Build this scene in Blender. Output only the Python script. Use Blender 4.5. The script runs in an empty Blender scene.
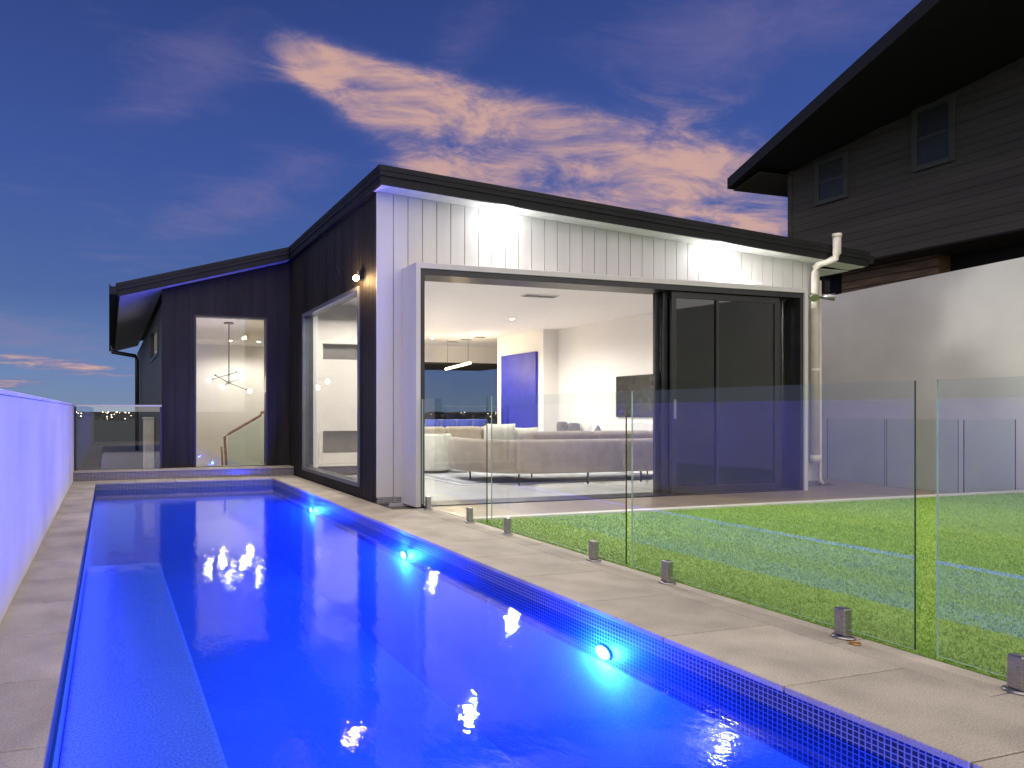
import bpy, bmesh, math, random
from mathutils import Vector, Matrix
import numpy as np
random.seed(7); np.random.seed(7)
R = math.radians
scene = bpy.context.scene
col = scene.collection

# ------------------------------------------------------------------ materials
def lin(c):
    return tuple((x/12.92 if x <= .04045 else ((x+.055)/1.055)**2.4) for x in c)
def rgb(r, g, b): return lin((r/255, g/255, b/255)) + (1,)
MATS = {}
class NT:
    def __init__(s, name):
        s.m = bpy.data.materials.new(name); s.m.use_nodes = True
        s.t = s.m.node_tree; s.t.nodes.clear()
        s.out = s.n('ShaderNodeOutputMaterial')
    def n(s, ty, **kw):
        nd = s.t.nodes.new(ty)
        for k, v in kw.items():
            if k in nd.inputs: nd.inputs[k].default_value = v
            else: setattr(nd, k, v)
        return nd
    def l(s, a, b): s.t.links.new(a, b)
def coords(T, scale=(1, 1, 1), rot=(0, 0, 0)):
    tc = T.n('ShaderNodeTexCoord'); mp = T.n('ShaderNodeMapping')
    mp.inputs['Scale'].default_value = scale; mp.inputs['Rotation'].default_value = rot
    T.l(tc.outputs['Object'], mp.inputs[0]); return mp.outputs[0]
def mat(name, c, rough=.5, metal=0, var=.08, nscale=6, bump=0, bscale=60, spec=.5, c2=None, fine=0, stretch=(1, 1, 1), coat=0, sheen=0):
    """principled with colour variation, fine grain and bump"""
    if name in MATS: return MATS[name]
    T = NT(name)
    p = T.n('ShaderNodeBsdfPrincipled'); T.l(p.outputs[0], T.out.inputs[0])
    p.inputs['Roughness'].default_value = rough; p.inputs['Metallic'].default_value = metal
    p.inputs['Specular IOR Level'].default_value = spec
    p.inputs['Coat Weight'].default_value = coat; p.inputs['Sheen Weight'].default_value = sheen
    co = coords(T, stretch)
    nz = T.n('ShaderNodeTexNoise'); nz.inputs['Scale'].default_value = nscale; nz.inputs['Detail'].default_value = 5
    T.l(co, nz.inputs['Vector'])
    mx = T.n('ShaderNodeMix', data_type='RGBA')
    c = tuple(c)[:3]; d = c2[:3] if c2 else tuple(x*(1-2.2*var) for x in c); e = c if c2 else tuple(min(1, x*(1+var)) for x in c)
    mx.inputs[6].default_value = d+(1,); mx.inputs[7].default_value = e+(1,)
    rm = T.n('ShaderNodeMapRange'); rm.inputs[1].default_value = .3; rm.inputs[2].default_value = .7
    T.l(nz.outputs[0], rm.inputs[0]); T.l(rm.outputs[0], mx.inputs[0])
    last = mx.outputs[2]
    if fine:
        n3 = T.n('ShaderNodeTexNoise'); n3.inputs['Scale'].default_value = bscale; n3.inputs['Detail'].default_value = 3
        T.l(co, n3.inputs['Vector'])
        r3 = T.n('ShaderNodeMapRange'); r3.inputs[1].default_value = .3; r3.inputs[2].default_value = .7
        r3.inputs[3].default_value = 1-fine; r3.inputs[4].default_value = 1+fine
        T.l(n3.outputs[0], r3.inputs[0])
        mm = T.n('ShaderNodeMix', data_type='RGBA', blend_type='MULTIPLY'); mm.inputs[0].default_value = 1
        T.l(last, mm.inputs[6]); T.l(r3.outputs[0], mm.inputs[7]); last = mm.outputs[2]
    T.l(last, p.inputs['Base Color'])
    rr = T.n('ShaderNodeMapRange'); rr.inputs[3].default_value = max(0, rough-.06); rr.inputs[4].default_value = min(1, rough+.08)
    T.l(nz.outputs[0], rr.inputs[0]); T.l(rr.outputs[0], p.inputs['Roughness'])
    if bump:
        n2 = T.n('ShaderNodeTexNoise'); n2.inputs['Scale'].default_value = bscale; n2.inputs['Detail'].default_value = 4
        T.l(co, n2.inputs['Vector'])
        b = T.n('ShaderNodeBump'); b.inputs['Strength'].default_value = bump; b.inputs['Distance'].default_value = .01
        T.l(n2.outputs[0], b.inputs['Height']); T.l(b.outputs[0], p.inputs['Normal'])
    MATS[name] = T.m; return T.m
def emis(name, c, strength):
    if name in MATS: return MATS[name]
    T = NT(name); e = T.n('ShaderNodeEmission'); e.inputs[0].default_value = tuple(c)[:3]+(1,); e.inputs[1].default_value = strength
    T.l(e.outputs[0], T.out.inputs[0]); MATS[name] = T.m; return T.m
def schlick(T, f0, normal=None, mul=1.0):
    g = T.n('ShaderNodeNewGeometry')
    d = T.n('ShaderNodeVectorMath', operation='DOT_PRODUCT')
    T.l(g.outputs['Incoming'], d.inputs[0]); T.l(normal or g.outputs['Normal'], d.inputs[1])
    a = T.n('ShaderNodeMath', operation='ABSOLUTE'); T.l(d.outputs['Value'], a.inputs[0])
    s = T.n('ShaderNodeMath', operation='SUBTRACT', use_clamp=True); s.inputs[0].default_value = 1; T.l(a.outputs[0], s.inputs[1])
    p = T.n('ShaderNodeMath', operation='POWER'); T.l(s.outputs[0], p.inputs[0]); p.inputs[1].default_value = 5
    m = T.n('ShaderNodeMath', operation='MULTIPLY_ADD', use_clamp=True); T.l(p.outputs[0], m.inputs[0])
    m.inputs[1].default_value = (1-f0)*mul; m.inputs[2].default_value = f0*mul
    return m.outputs[0], g
def glass(name, tint=(.93, .97, .95), f0=.075, mul=1.0, rough=0.0):
    """thin pane: tinted see-through plus Schlick reflection on the outward faces"""
    if name in MATS: return MATS[name]
    T = NT(name)
    f, g = schlick(T, f0, mul=mul)
    nb = T.n('ShaderNodeMath', operation='SUBTRACT'); nb.inputs[0].default_value = 1; T.l(g.outputs['Backfacing'], nb.inputs[1])
    mu = T.n('ShaderNodeMath', operation='MULTIPLY'); T.l(f, mu.inputs[0]); T.l(nb.outputs[0], mu.inputs[1])
    tr = T.n('ShaderNodeBsdfTransparent'); tr.inputs[0].default_value = tuple(math.sqrt(x) for x in tint)+(1,)
    gl = T.n('ShaderNodeBsdfGlossy'); gl.inputs['Roughness'].default_value = rough
    mx = T.n('ShaderNodeMixShader'); T.l(mu.outputs[0], mx.inputs[0]); T.l(tr.outputs[0], mx.inputs[1]); T.l(gl.outputs[0], mx.inputs[2])
    T.l(mx.outputs[0], T.out.inputs[0]); MATS[name] = T.m; return T.m

def brickmat(name, c1, c2, mortar, w, h, mort, plane, offset=0, rough=.4, bump=.3, grain=0, gscale=200, coat=0, freq=2):
    if name in MATS: return MATS[name]
    T = NT(name)
    tc = T.n('ShaderNodeTexCoord'); sx = T.n('ShaderNodeSeparateXYZ'); cx = T.n('ShaderNodeCombineXYZ')
    T.l(tc.outputs['Object'], sx.inputs[0])
    i = {'xy': (0, 1), 'yz': (1, 2), 'xz': (0, 2)}[plane]
    T.l(sx.outputs[i[0]], cx.inputs[0]); T.l(sx.outputs[i[1]], cx.inputs[1])
    b = T.n('ShaderNodeTexBrick'); b.offset = offset; b.offset_frequency = freq; b.squash = 1
    b.inputs['Scale'].default_value = 1; b.inputs['Brick Width'].default_value = w; b.inputs['Row Height'].default_value = h
    b.inputs['Mortar Size'].default_value = mort; b.inputs['Mortar Smooth'].default_value = .1
    b.inputs['Color1'].default_value = c1; b.inputs['Color2'].default_value = c2; b.inputs['Mortar'].default_value = mortar
    T.l(cx.outputs[0], b.inputs['Vector'])
    p = T.n('ShaderNodeBsdfPrincipled'); p.inputs['Roughness'].default_value = rough; p.inputs['Coat Weight'].default_value = coat
    last = b.outputs['Color']
    if grain:
        for sc, am in ((gscale, grain), (2.3, grain*.6), (14, grain*.5)):
            n = T.n('ShaderNodeTexNoise'); n.inputs['Scale'].default_value = sc; n.inputs['Detail'].default_value = 4
            T.l(tc.outputs['Object'], n.inputs['Vector'])
            r = T.n('ShaderNodeMapRange'); r.inputs[1].default_value = .25; r.inputs[2].default_value = .75
            r.inputs[3].default_value = 1-am; r.inputs[4].default_value = 1+am; T.l(n.outputs[0], r.inputs[0])
            mm = T.n('ShaderNodeMix', data_type='RGBA', blend_type='MULTIPLY'); mm.inputs[0].default_value = 1
            T.l(last, mm.inputs[6]); T.l(r.outputs[0], mm.inputs[7]); last = mm.outputs[2]
    T.l(last, p.inputs['Base Color'])
    bu = T.n('ShaderNodeBump'); bu.invert = True; bu.inputs['Strength'].default_value = bump; bu.inputs['Distance'].default_value = .003
    T.l(b.outputs['Fac'], bu.inputs['Height']); T.l(bu.outputs[0], p.inputs['Normal'])
    T.l(p.outputs[0], T.out.inputs[0]); MATS[name] = T.m; return T.m

def make_water():
    T = NT('pool_water')
    co = coords(T, (1, .55, 1))
    n1 = T.n('ShaderNodeTexNoise'); n1.inputs['Scale'].default_value = 5.5; n1.inputs['Detail'].default_value = 2.5; T.l(co, n1.inputs['Vector'])
    n2 = T.n('ShaderNodeTexNoise'); n2.inputs['Scale'].default_value = 48; n2.inputs['Detail'].default_value = 2; T.l(co, n2.inputs['Vector'])
    ad = T.n('ShaderNodeMath', operation='MULTIPLY_ADD'); T.l(n2.outputs[0], ad.inputs[0]); ad.inputs[1].default_value = .20; T.l(n1.outputs[0], ad.inputs[2])
    b = T.n('ShaderNodeBump'); b.inputs['Strength'].default_value = 1; b.inputs['Distance'].default_value = .0030
    T.l(ad.outputs[0], b.inputs['Height'])
    f, g = schlick(T, .022, mul=1.0)
    nb = T.n('ShaderNodeMath', operation='SUBTRACT'); nb.inputs[0].default_value = 1; T.l(g.outputs['Backfacing'], nb.inputs[1])
    mu = T.n('ShaderNodeMath', operation='MULTIPLY'); T.l(f, mu.inputs[0]); T.l(nb.outputs[0], mu.inputs[1])
    gl = T.n('ShaderNodeBsdfGlossy'); gl.inputs['Roughness'].default_value = .03; T.l(b.outputs[0], gl.inputs['Normal'])
    tr = T.n('ShaderNodeBsdfTransparent'); tr.inputs[0].default_value = (.29, .52, .95, 1)
    mx = T.n('ShaderNodeMixShader'); T.l(mu.outputs[0], mx.inputs[0]); T.l(tr.outputs[0], mx.inputs[1]); T.l(gl.outputs[0], mx.inputs[2])
    T.l(mx.outputs[0], T.out.inputs[0])
    v = T.n('ShaderNodeVolumePrincipled'); v.inputs['Color'].default_value = (.12,.5,1,1); v.inputs['Density'].default_value = .28
    v.inputs['Anisotropy'].default_value = .2; T.l(v.outputs[0], T.out.inputs['Volume']); return T.m

# ------------------------------------------------------------------ mesh builder
class MB:
    def __init__(s): s.v = []; s.f = []; s.mi = []; s.sm = []
    def add(s, vs, fs, mi=0, smooth=False):
        o = len(s.v); s.v += [tuple(v) for v in vs]
        for f in fs: s.f.append([o+i for i in f]); s.mi.append(mi); s.sm.append(smooth)
        return s
    def box(s, x0, x1, y0, y1, z0, z1, mi=0):
        if x0 > x1: x0, x1 = x1, x0
        if y0 > y1: y0, y1 = y1, y0
        if z0 > z1: z0, z1 = z1, z0
        return s.add([(x0,y0,z0),(x1,y0,z0),(x1,y1,z0),(x0,y1,z0),(x0,y0,z1),(x1,y0,z1),(x1,y1,z1),(x0,y1,z1)],
              [(0,3,2,1),(4,5,6,7),(0,1,5,4),(1,2,6,5),(2,3,7,6),(3,0,4,7)], mi)
    def hexa(s, b, t, mi=0):
        """bottom and top loops (counter-clockwise seen from above)"""
        n = len(b)
        return s.add(list(b)+list(t), [tuple(reversed(range(n))), tuple(range(n, 2*n))]+[(i,(i+1)%n,n+(i+1)%n,n+i) for i in range(n)], mi)
    def prism(s, poly, z0, z1, mi=0):
        return s.hexa([(x,y,z0) for x,y in poly], [(x,y,z1) for x,y in poly], mi)
    def obox(s, c, dx, dy, w, d, z0, z1, mi=0):
        """box centred c=(x,y), local x axis (dx,dy), sizes w,d"""
        l = math.hypot(dx,dy); ax = (dx/l,dy/l); ay = (-dx*0-dy/l, dx/l)
        p = [(c[0]+ax[0]*i*w/2+ay[0]*j*d/2, c[1]+ax[1]*i*w/2+ay[1]*j*d/2) for i,j in ((-1,-1),(1,-1),(1,1),(-1,1))]
        return s.prism(p, z0, z1, mi)
    def xz(s, poly, y0, y1, mi=0):
        """polygon in XZ (ccw seen from -Y) extruded y0..y1"""
        n = len(poly); a = [(x,y0,z) for x,z in poly]; b = [(x,y1,z) for x,z in poly]
        return s.add(a+b, [tuple(range(n)), tuple(reversed(range(n,2*n)))]+[(i,n+i,n+(i+1)%n,(i+1)%n) for i in range(n)], mi)
    def tube(s, pts, r, n=10, mi=0, smooth=True):
        pts = [Vector(p) for p in pts]; rs = r if isinstance(r,(list,tuple)) else [r]*len(pts)
        rings = []; up = Vector((0,0,1))
        for i,p in enumerate(pts):
            d = (pts[min(i+1,len(pts)-1)]-pts[max(i-1,0)]).normalized()
            u = up if abs(d.z) < .95 else Vector((1,0,0))
            a = d.cross(u).normalized(); b = a.cross(d).normalized()
            rings.append([p+(a*math.cos(2*math.pi*k/n)+b*math.sin(2*math.pi*k/n))*rs[i] for k in range(n)])
        vs = [v for r_ in rings for v in r_]; fs = []
        for i in range(len(pts)-1):
            for k in range(n): fs.append((i*n+k, i*n+(k+1)%n, (i+1)*n+(k+1)%n, (i+1)*n+k))
        s.add(vs, fs, mi, smooth)
        s.add(rings[0], [tuple(range(n))], mi); s.add(rings[-1], [tuple(reversed(range(n)))], mi); return s
    def lathe(s, c, prof, n=20, mi=0, axis='z'):
        vs = []; fs = []
        for r_,z in prof:
            for k in range(n):
                a = 2*math.pi*k/n; p = (r_*math.cos(a), r_*math.sin(a), z)
                if axis == 'y': p = (p[0], p[2], p[1])
                if axis == 'x': p = (p[2], p[0], p[1])
                vs.append((c[0]+p[0], c[1]+p[1], c[2]+p[2]))
        for i in range(len(prof)-1):
            for k in range(n): fs.append((i*n+k, i*n+(k+1)%n, (i+1)*n+(k+1)%n, (i+1)*n+k))
        s.add(vs, fs, mi, True)
        s.add(vs[:n], [tuple(reversed(range(n)))], mi); s.add(vs[-n:], [tuple(range(n))], mi); return s
    def ball(s, c, rx, ry=None, rz=None, n=14, mi=0, e=1.0):
        ry = ry or rx; rz = rz or rx; vs = []; fs = []; m = n//2+1
        def sp(v): return math.copysign(abs(v)**e, v)
        for i in range(m+1):
            th = math.pi*i/m
            for k in range(n):
                a = 2*math.pi*k/n
                vs.append((c[0]+rx*sp(math.sin(th))*sp(math.cos(a)), c[1]+ry*sp(math.sin(th))*sp(math.sin(a)), c[2]-rz*sp(math.cos(th))))
        for i in range(m):
            for k in range(n): fs.append((i*n+k, i*n+(k+1)%n, (i+1)*n+(k+1)%n, (i+1)*n+k))
        return s.add(vs, fs, mi, True)
    def build(s, name, mats, parent=None, bevel=0, seg=2, loc=None, subd=0, smooth=False):
        if not isinstance(mats,(list,tuple)): mats = [mats]
        off = Vector((0,0,0))
        if parent is not None:
            q = parent
            while q is not None: off += q.location; q = q.parent
        elif loc is not None: off = Vector(loc)
        else:
            xs = [v[0] for v in s.v]; ys = [v[1] for v in s.v]; zs = [v[2] for v in s.v]
            off = Vector(((min(xs)+max(xs))/2, (min(ys)+max(ys))/2, min(zs)))
        me = bpy.data.meshes.new(name)
        me.from_pydata([(v[0]-off.x, v[1]-off.y, v[2]-off.z) for v in s.v], [], s.f)
        for m in mats: me.materials.append(m)
        me.polygons.foreach_set('material_index', s.mi); me.polygons.foreach_set('use_smooth', [bool(a or smooth) for a in s.sm])
        bm = bmesh.new(); bm.from_mesh(me)
        bmesh.ops.remove_doubles(bm, verts=bm.verts, dist=1e-5)
        bmesh.ops.recalc_face_normals(bm, faces=bm.faces); bm.to_mesh(me); bm.free()
        me.update()
        o = bpy.data.objects.new(name, me); col.objects.link(o)
        if parent is not None: o.parent = parent
        else: o.location = off
        if bevel:
            b = o.modifiers.new('edge','BEVEL'); b.width = bevel; b.segments = seg; b.limit_method = 'ANGLE'; b.angle_limit = R(40)
        if subd:
            b = o.modifiers.new('soft','SUBSURF'); b.levels = subd; b.render_levels = subd
        return o
def tag(o, label, cat, group=None):
    o['label'] = label; o['category'] = cat
    if group: o['group'] = group
    return o
def thing(name, loc, label, cat, group=None):
    o = bpy.data.objects.new(name, None); col.objects.link(o); o.location = loc; o.empty_display_size = .1
    return tag(o, label, cat, group)
def struct(o): o['kind'] = 'structure'; return o
def copy_tree(o, parent=None):
    c = o.copy(); col.objects.link(c)
    if parent is not None: c.parent = parent
    for ch in o.children: copy_tree(ch, c)
    return c
def lamp(kind, loc, energy, color, size=.05, parent=None, rot=None, spot=None, blend=.6, name='lamp_light'):
    d = bpy.data.lights.new(name, kind); d.energy = energy; d.color = color
    if kind in ('POINT','SPOT'): d.shadow_soft_size = size
    if kind == 'AREA': d.shape = 'DISK'; d.size = size
    if kind == 'SPOT': d.spot_size = spot or R(120); d.spot_blend = blend
    o = bpy.data.objects.new(name, d); col.objects.link(o)
    off = Vector((0,0,0)); q = parent
    while q is not None: off += q.location; q = q.parent
    o.location = Vector(loc)-off
    if parent is not None: o.parent = parent
    if rot: o.rotation_euler = rot
    return o

# ------------------------------------------------------------------ colours
WHITEPAINT = mat('white_render_paint', (.74,.73,.71), .75, var=.03, nscale=1.3, bump=.25, bscale=90)
LEFTWALL = mat('painted_render_wall', (.72,.71,.70), .8, var=.06, nscale=1.2, bump=.35, bscale=120)
GREYRENDER = mat('light_grey_render', (.72,.71,.665), .85, var=.07, nscale=.8, bump=.4, bscale=80)
CLAD_W = mat('white_cladding', (.52,.515,.50), .55, var=.03, nscale=2, stretch=(3,3,.4))
CLAD_B = mat('black_cladding', (.016,.0145,.0145), .6, spec=.2, var=.2, nscale=3, stretch=(3,3,.3))
GROOVE = mat('groove_shadow_backing', (.16,.16,.16), .8)
GROOVE_B = mat('dark_backing', (.01,.01,.01), .8)
BLACKMET = mat('black_metal', (.016,.017,.018), .38, metal=.0, var=.2, nscale=5, spec=.5)
CHARCOAL = mat('charcoal_roof_metal', (.011,.012,.013), .6, spec=.2, var=.2, nscale=2)
SOFFIT = mat('white_soffit', (.7,.7,.7), .6, var=.02)
PVC = mat('cream_pipe_plastic', (.62,.58,.51), .4, var=.06)
INTW = mat('interior_white_paint', (.80,.785,.76), .8, var=.015, nscale=.7)
CEILM = mat('interior_ceiling_paint', (.80,.785,.78), .85, var=.01)
CREAMW = mat('stair_void_cream_paint', (.72,.69,.63), .8, var=.02, nscale=.6)
STEEL = mat('brushed_steel', (.42,.41,.41), .3, metal=1, var=.15, nscale=40, stretch=(1,1,8))
EDGE = mat('dark_glass_edge', (.012,.03,.025), .15, spec=.8)
EDGEG = mat('green_glass_edge', (.25,.42,.34), .15, spec=.8)
TIMBER = mat('oak_timber', (.36,.20,.10), .45, var=.3, nscale=8, stretch=(1,1,7))
GL_FENCE = glass('fence_glass', (.90,.95,.925), .08, 1.45)
GL_WIN = glass('window_glass', (.9,.93,.93), .08, 1.0)
GL_DARK = glass('dark_tinted_glass', (.05,.06,.07), .08, 1.0)
GL_RIGHT = glass('pale_green_glass', (.86,.94,.88), .035, .8)
def edgemesh_panel(x0,x1,y0,y1,z0,z1,axis):
    """glass slab: faces use slot 0, thin edges slot 1"""
    m = MB(); m.box(x0,x1,y0,y1,z0,z1)
    for i,f in enumerate(m.f[-6:]):
        # face order: bottom, top, -Y, +X, +Y, -X
        broad = (i in (3,5)) if axis == 'x' else (i in (2,4))
        m.mi[i] = 0 if broad else (1 if i in (2,5) else 2)
    return m

# ------------------------------------------------------------------ GROUND and far land
def ground():
    rs = [0,12,24,40,70,120,220,400,800,1600,3200,6500,14000,40000]
    zs = [-3.2,-3.2,-3.6,-8,-20,-34,-42,-44,-44,-44,-44,-44,-44,-44]
    n = 48; vs = [(0,0,zs[0])]; fs = []
    for r_,z in zip(rs[1:],zs[1:]):
        for k in range(n):
            a = 2*math.pi*k/n; jz = (math.sin(3*a+r_)*.05*abs(z) if 30 < r_ < 900 else 0)
            vs.append((6+r_*math.cos(a), 8+r_*math.sin(a), z+jz))
    for k in range(n): fs.append((0, 1+k, 1+(k+1)%n))
    for i in range(len(rs)-2):
        for k in range(n): fs.append((1+i*n+k, 1+(i+1)*n+k, 1+(i+1)*n+(k+1)%n, 1+i*n+(k+1)%n))
    m = MB(); m.add(vs, fs)
    return struct(m.build('ground', mat('dark_hill_vegetation', (.02,.028,.02), .95, var=.4, nscale=.05), loc=(0,0,0)))
ground()
# far suburb: lights and dark masses
sub = MB(); lit = MB()
for i in range(900):
    a = random.uniform(R(-12), R(70)); d = 3200+7500*random.random()**1.2
    x = d*math.sin(a); y = d*math.cos(a); w = random.uniform(5,12)*d/2500
    sub.obox((x,y), math.cos(a), -math.sin(a), w*2.6, w, -45, -44+random.uniform(3,8)+d*.0028)
    if random.random() < .5:
        s_ = d/1500*random.uniform(.4,1.0); z = -43+random.uniform(1,9)+d*.002
        lit.obox((x*.985,y*.985), math.cos(a), -math.sin(a), s_*1.6, s_, z, z+s_)
o = sub.build('far_suburb', mat('far_roofs', (.03,.035,.04), .9, var=.4, nscale=.01), loc=(0,0,0)); o['kind'] = 'stuff'
tag(o, 'dark mass of distant suburb roofs below the horizon', 'suburb')
o = lit.build('city_lights', emis('warm_city_light', (1,.78,.5), 14), loc=(0,0,0)); o['kind'] = 'stuff'
tag(o, 'scattered warm lights of the distant suburb at the horizon', 'lights')

# ------------------------------------------------------------------ POOL
PXL, PXR, PY0, PY1, WZ = -.21, 2.60, .25, 10.95, -.115
finish = NT('blue_pebble_pool_finish')
if True:
    T = finish; p = T.n('ShaderNodeBsdfPrincipled'); p.inputs['Roughness'].default_value = .8
    co = coords(T); n1 = T.n('ShaderNodeTexNoise'); n1.inputs['Scale'].default_value = 95; n1.inputs['Detail'].default_value = 3; T.l(co, n1.inputs['Vector'])
    n2 = T.n('ShaderNodeTexNoise'); n2.inputs['Scale'].default_value = 2.2; n2.inputs['Detail'].default_value = 4; T.l(co, n2.inputs['Vector'])
    a = T.n('ShaderNodeMath', operation='MULTIPLY_ADD'); T.l(n2.outputs[0], a.inputs[0]); a.inputs[1].default_value = .35; T.l(n1.outputs[0], a.inputs[2])
    cr = T.n('ShaderNodeValToRGB'); cr.color_ramp.elements[0].position = .45; cr.color_ramp.elements[0].color = (.30,.42,.70,1)
    cr.color_ramp.elements[1].position = .9; cr.color_ramp.elements[1].color = (.62,.74,.95,1)
    T.l(a.outputs[0], cr.inputs[0]); T.l(cr.outputs[0], p.inputs['Base Color']); T.l(p.outputs[0], T.out.inputs[0])
FIN = finish.m
BENCH = mat('pale_blue_pebble', (.95,.80,.98), .8, c2=(.36,.32,.60), nscale=85)
m = MB(); D = -1.25
m.box(PXL-.25,PXR+.25, PY0-.25,PY1+.2, D-.25,D)              # floor
m.box(PXL-.25,PXL, PY0-.25,PY1+.2, D,-.28); m.box(PXR,PXR+.25, PY0-.25,PY1+.2, D,-.28)
m.box(PXL,PXR, PY0-.25,PY0, D,-.28); m.box(PXL,PXR, PY1,PY1+.2, D,-.28)
struct(m.build('pool_basin', FIN, loc=(0,0,0)))
m = MB(); m.box(PXL+.003,.49, PY0+.003,6.95, D+.003,-.40)
o = struct(m.build('pool_bench', BENCH, loc=(0,0,0), bevel=.035, seg=4))
tl = dict(w=.021, h=.021, mort=.0026)
MT_yz = brickmat('mosaic_side', (.006,.012,.04,1), (.014,.03,.10,1), (.26,.29,.38,1), .021,.021,.0024,'yz', rough=.4)
MT_xz = brickmat('mosaic_end', (.006,.012,.04,1), (.014,.03,.10,1), (.26,.29,.38,1), .021,.021,.0024,'xz', rough=.4)
m = MB(); m.box(PXR,PXR+.25, PY0-.25,PY1+.2, -.28,-.028); m.box(PXL-.25,PXL, PY0-.25,PY1+.2, -.28,-.028)
struct(m.build('pool_tile_band', MT_yz, loc=(0,0,0)))
m = MB(); m.box(PXL,PXR, PY1,PY1+.2, -.28,-.028); m.box(PXL,PXR, PY0-.25,PY0, -.28,-.028)
struct(m.build('pool_tile_band', MT_xz, loc=(0,0,0)))
m = MB(); m.box(PXL-.01,PXR+.01,PY0-.01,PY1+.01,D-.01,WZ)
struct(m.build('water', make_water(), loc=(0,0,0)))
# coping pavers (one paving sheet per side, joints modelled)
PAVE = mat('beige_aggregate_paver', (.41,.375,.31), .75, var=.12, nscale=3, bump=.35, bscale=160, fine=.28)
def island_tone(m_, amt):
    t_ = m_.node_tree; p_ = [n for n in t_.nodes if n.type == 'BSDF_PRINCIPLED'][0]; src = p_.inputs['Base Color'].links[0].from_socket
    g_ = t_.nodes.new('ShaderNodeNewGeometry'); r_ = t_.nodes.new('ShaderNodeMapRange'); r_.inputs[3].default_value = 1-amt; r_.inputs[4].default_value = 1+amt
    t_.links.new(g_.outputs['Random Per Island'], r_.inputs[0]); x_ = t_.nodes.new('ShaderNodeMix'); x_.data_type = 'RGBA'; x_.blend_type = 'MULTIPLY'; x_.inputs[0].default_value = 1
    t_.links.new(src, x_.inputs[6]); t_.links.new(r_.outputs[0], x_.inputs[7]); t_.links.new(x_.outputs[2], p_.inputs['Base Color'])
island_tone(PAVE, .10); island_tone(CLAD_W, .03); island_tone(CLAD_B, .12)
JOINT = mat('paver_joint', (.13,.115,.10), .9)
m = MB()
ov = .012
def pavers(m, x0,x1,y0,y1, step, z0=-.028, z1=0, first=None, gap=.008, axis='y'):
    y = first if first is not None else y0
    if first is not None and first > y0: m.box(x0,x1,y0,first-gap,z0,z1) if axis=='y' else m.box(y0,first-gap,x0,x1,z0,z1)
    while y < y1-.02:
        e = min(y+step, y1)
        if axis == 'y': m.box(x0,x1,y,e-gap,z0,z1)
        else: m.box(y,e-gap,x0,x1,z0,z1)
        y = e
pavers(m, PXR-ov, 3.26, -2.6, 7.05, .62, first=-2.25)
pavers(m, 3.266, 3.50, -2.6, 7.05, .62, first=-2.55)
pavers(m, PXR-ov, 3.036, 7.056, PY1+.35, .62)
pavers(m, -.54, PXL+ov, -2.6, PY1+.35, .60, first=-2.4)
pavers(m, PY1-ov, PY1+.35, PXL+ov+.005, PXR-ov-.005, .60, axis='x')
pavers(m, -.6, PY0+ov, PXL+ov+.005, PXR-ov-.005, .60, axis='x')
pavers(m, -2.6, -.606, PXL+ov+.005, PXR-ov-.005, .60, axis='x')
struct(m.build('pool_coping', PAVE, loc=(0,0,0), bevel=.003, seg=1))
m = MB()   # slab under the paving, around the basin
m.box(-.56,PXL-.25,-2.6,11.3,-.3,-.034); m.box(PXR+.25,3.5,-2.6,7.5,-.3,-.034); m.box(PXR+.25,3.04,7.5,11.3,-.3,-.034)
m.box(PXL-.25,PXR+.25,-2.6,PY0-.25,-.3,-.034); m.box(PXL-.25,PXR+.25,PY1+.2,11.3,-.3,-.034)
struct(m.build('concrete_slab', JOINT, loc=(0,0,0)))
# tiled upstand at the far end of the pool, capped with stone
m = MB(); m.box(-.54,3.03,PY1+.352,11.585,-.03,.125); struct(m.build('tiled_upstand', brickmat('mosaic_brown', (.05,.045,.07,1),(.10,.09,.12,1),(.3,.29,.3,1),.021,.021,.0024,'xz',rough=.2), loc=(0,0,0)))
m = MB(); m.box(-.54,3.03,PY1+.34,11.588,.127,.15); struct(m.build('upstand_capping', PAVE, loc=(0,0,0), bevel=.003))

# pool lights
BLUE = (.01,.048,1.0)
def pool_light(y, label):
    z = -.22
    t = thing('pool_light', (PXR-.003,y,z), label, 'pool light', 'underwater pool lights')
    m = MB(); m.lathe((PXR-.002,y,z), [(.060,0),(.060,-.010),(.046,-.012)], 24, axis='x'); m.v = [(a,b,z+(c-z)*.62) for a,b,c in m.v]; m.build('rim', SOFFIT, t)
    m = MB(); m.lathe((PXR-.0145,y,z), [(.052,0),(.046,-.006),(.02,-.012),(.002,-.014)], 24, axis='x'); m.v = [(a,b,z+(c-z)*.62) for a,b,c in m.v]; m.build('lens', emis('pool_lamp_lens', (.35,.6,1.0), 12), t)
    lamp('POINT', (PXR-.062,y,z-.012), POOLW, BLUE, .035, t)
POOLW = 185
pool_light(3.13, 'round blue pool light on the right pool wall, the large near one')
pool_light(5.76, 'blue pool light beside the reflected white facade, middle of the pool wall')
pool_light(8.75, 'small far blue pool light below the black side wall window')
pool_light(.75, 'pool light on the right wall at the near end of the pool')

t = thing('led_strip', (PXL-.004,5.6,-.04), 'thin blue light strip along the left wall of the pool just below the water', 'light strip')
m = MB(); m.box(PXL-.002,PXL+.004,PY0+.1,PY1-.1,-.24,-.18); m.build('lens', emis('blue_strip_lens', (.10,.22,1.0), .2), t)
d_ = lamp('AREA', (PXL+.012,5.6,-.25), 34, (.10,.08,1.0), 1, t, rot=(0,R(-25),0)); d_.data.shape = 'RECTANGLE'; d_.data.size = .22; d_.data.size_y = 10.4

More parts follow.
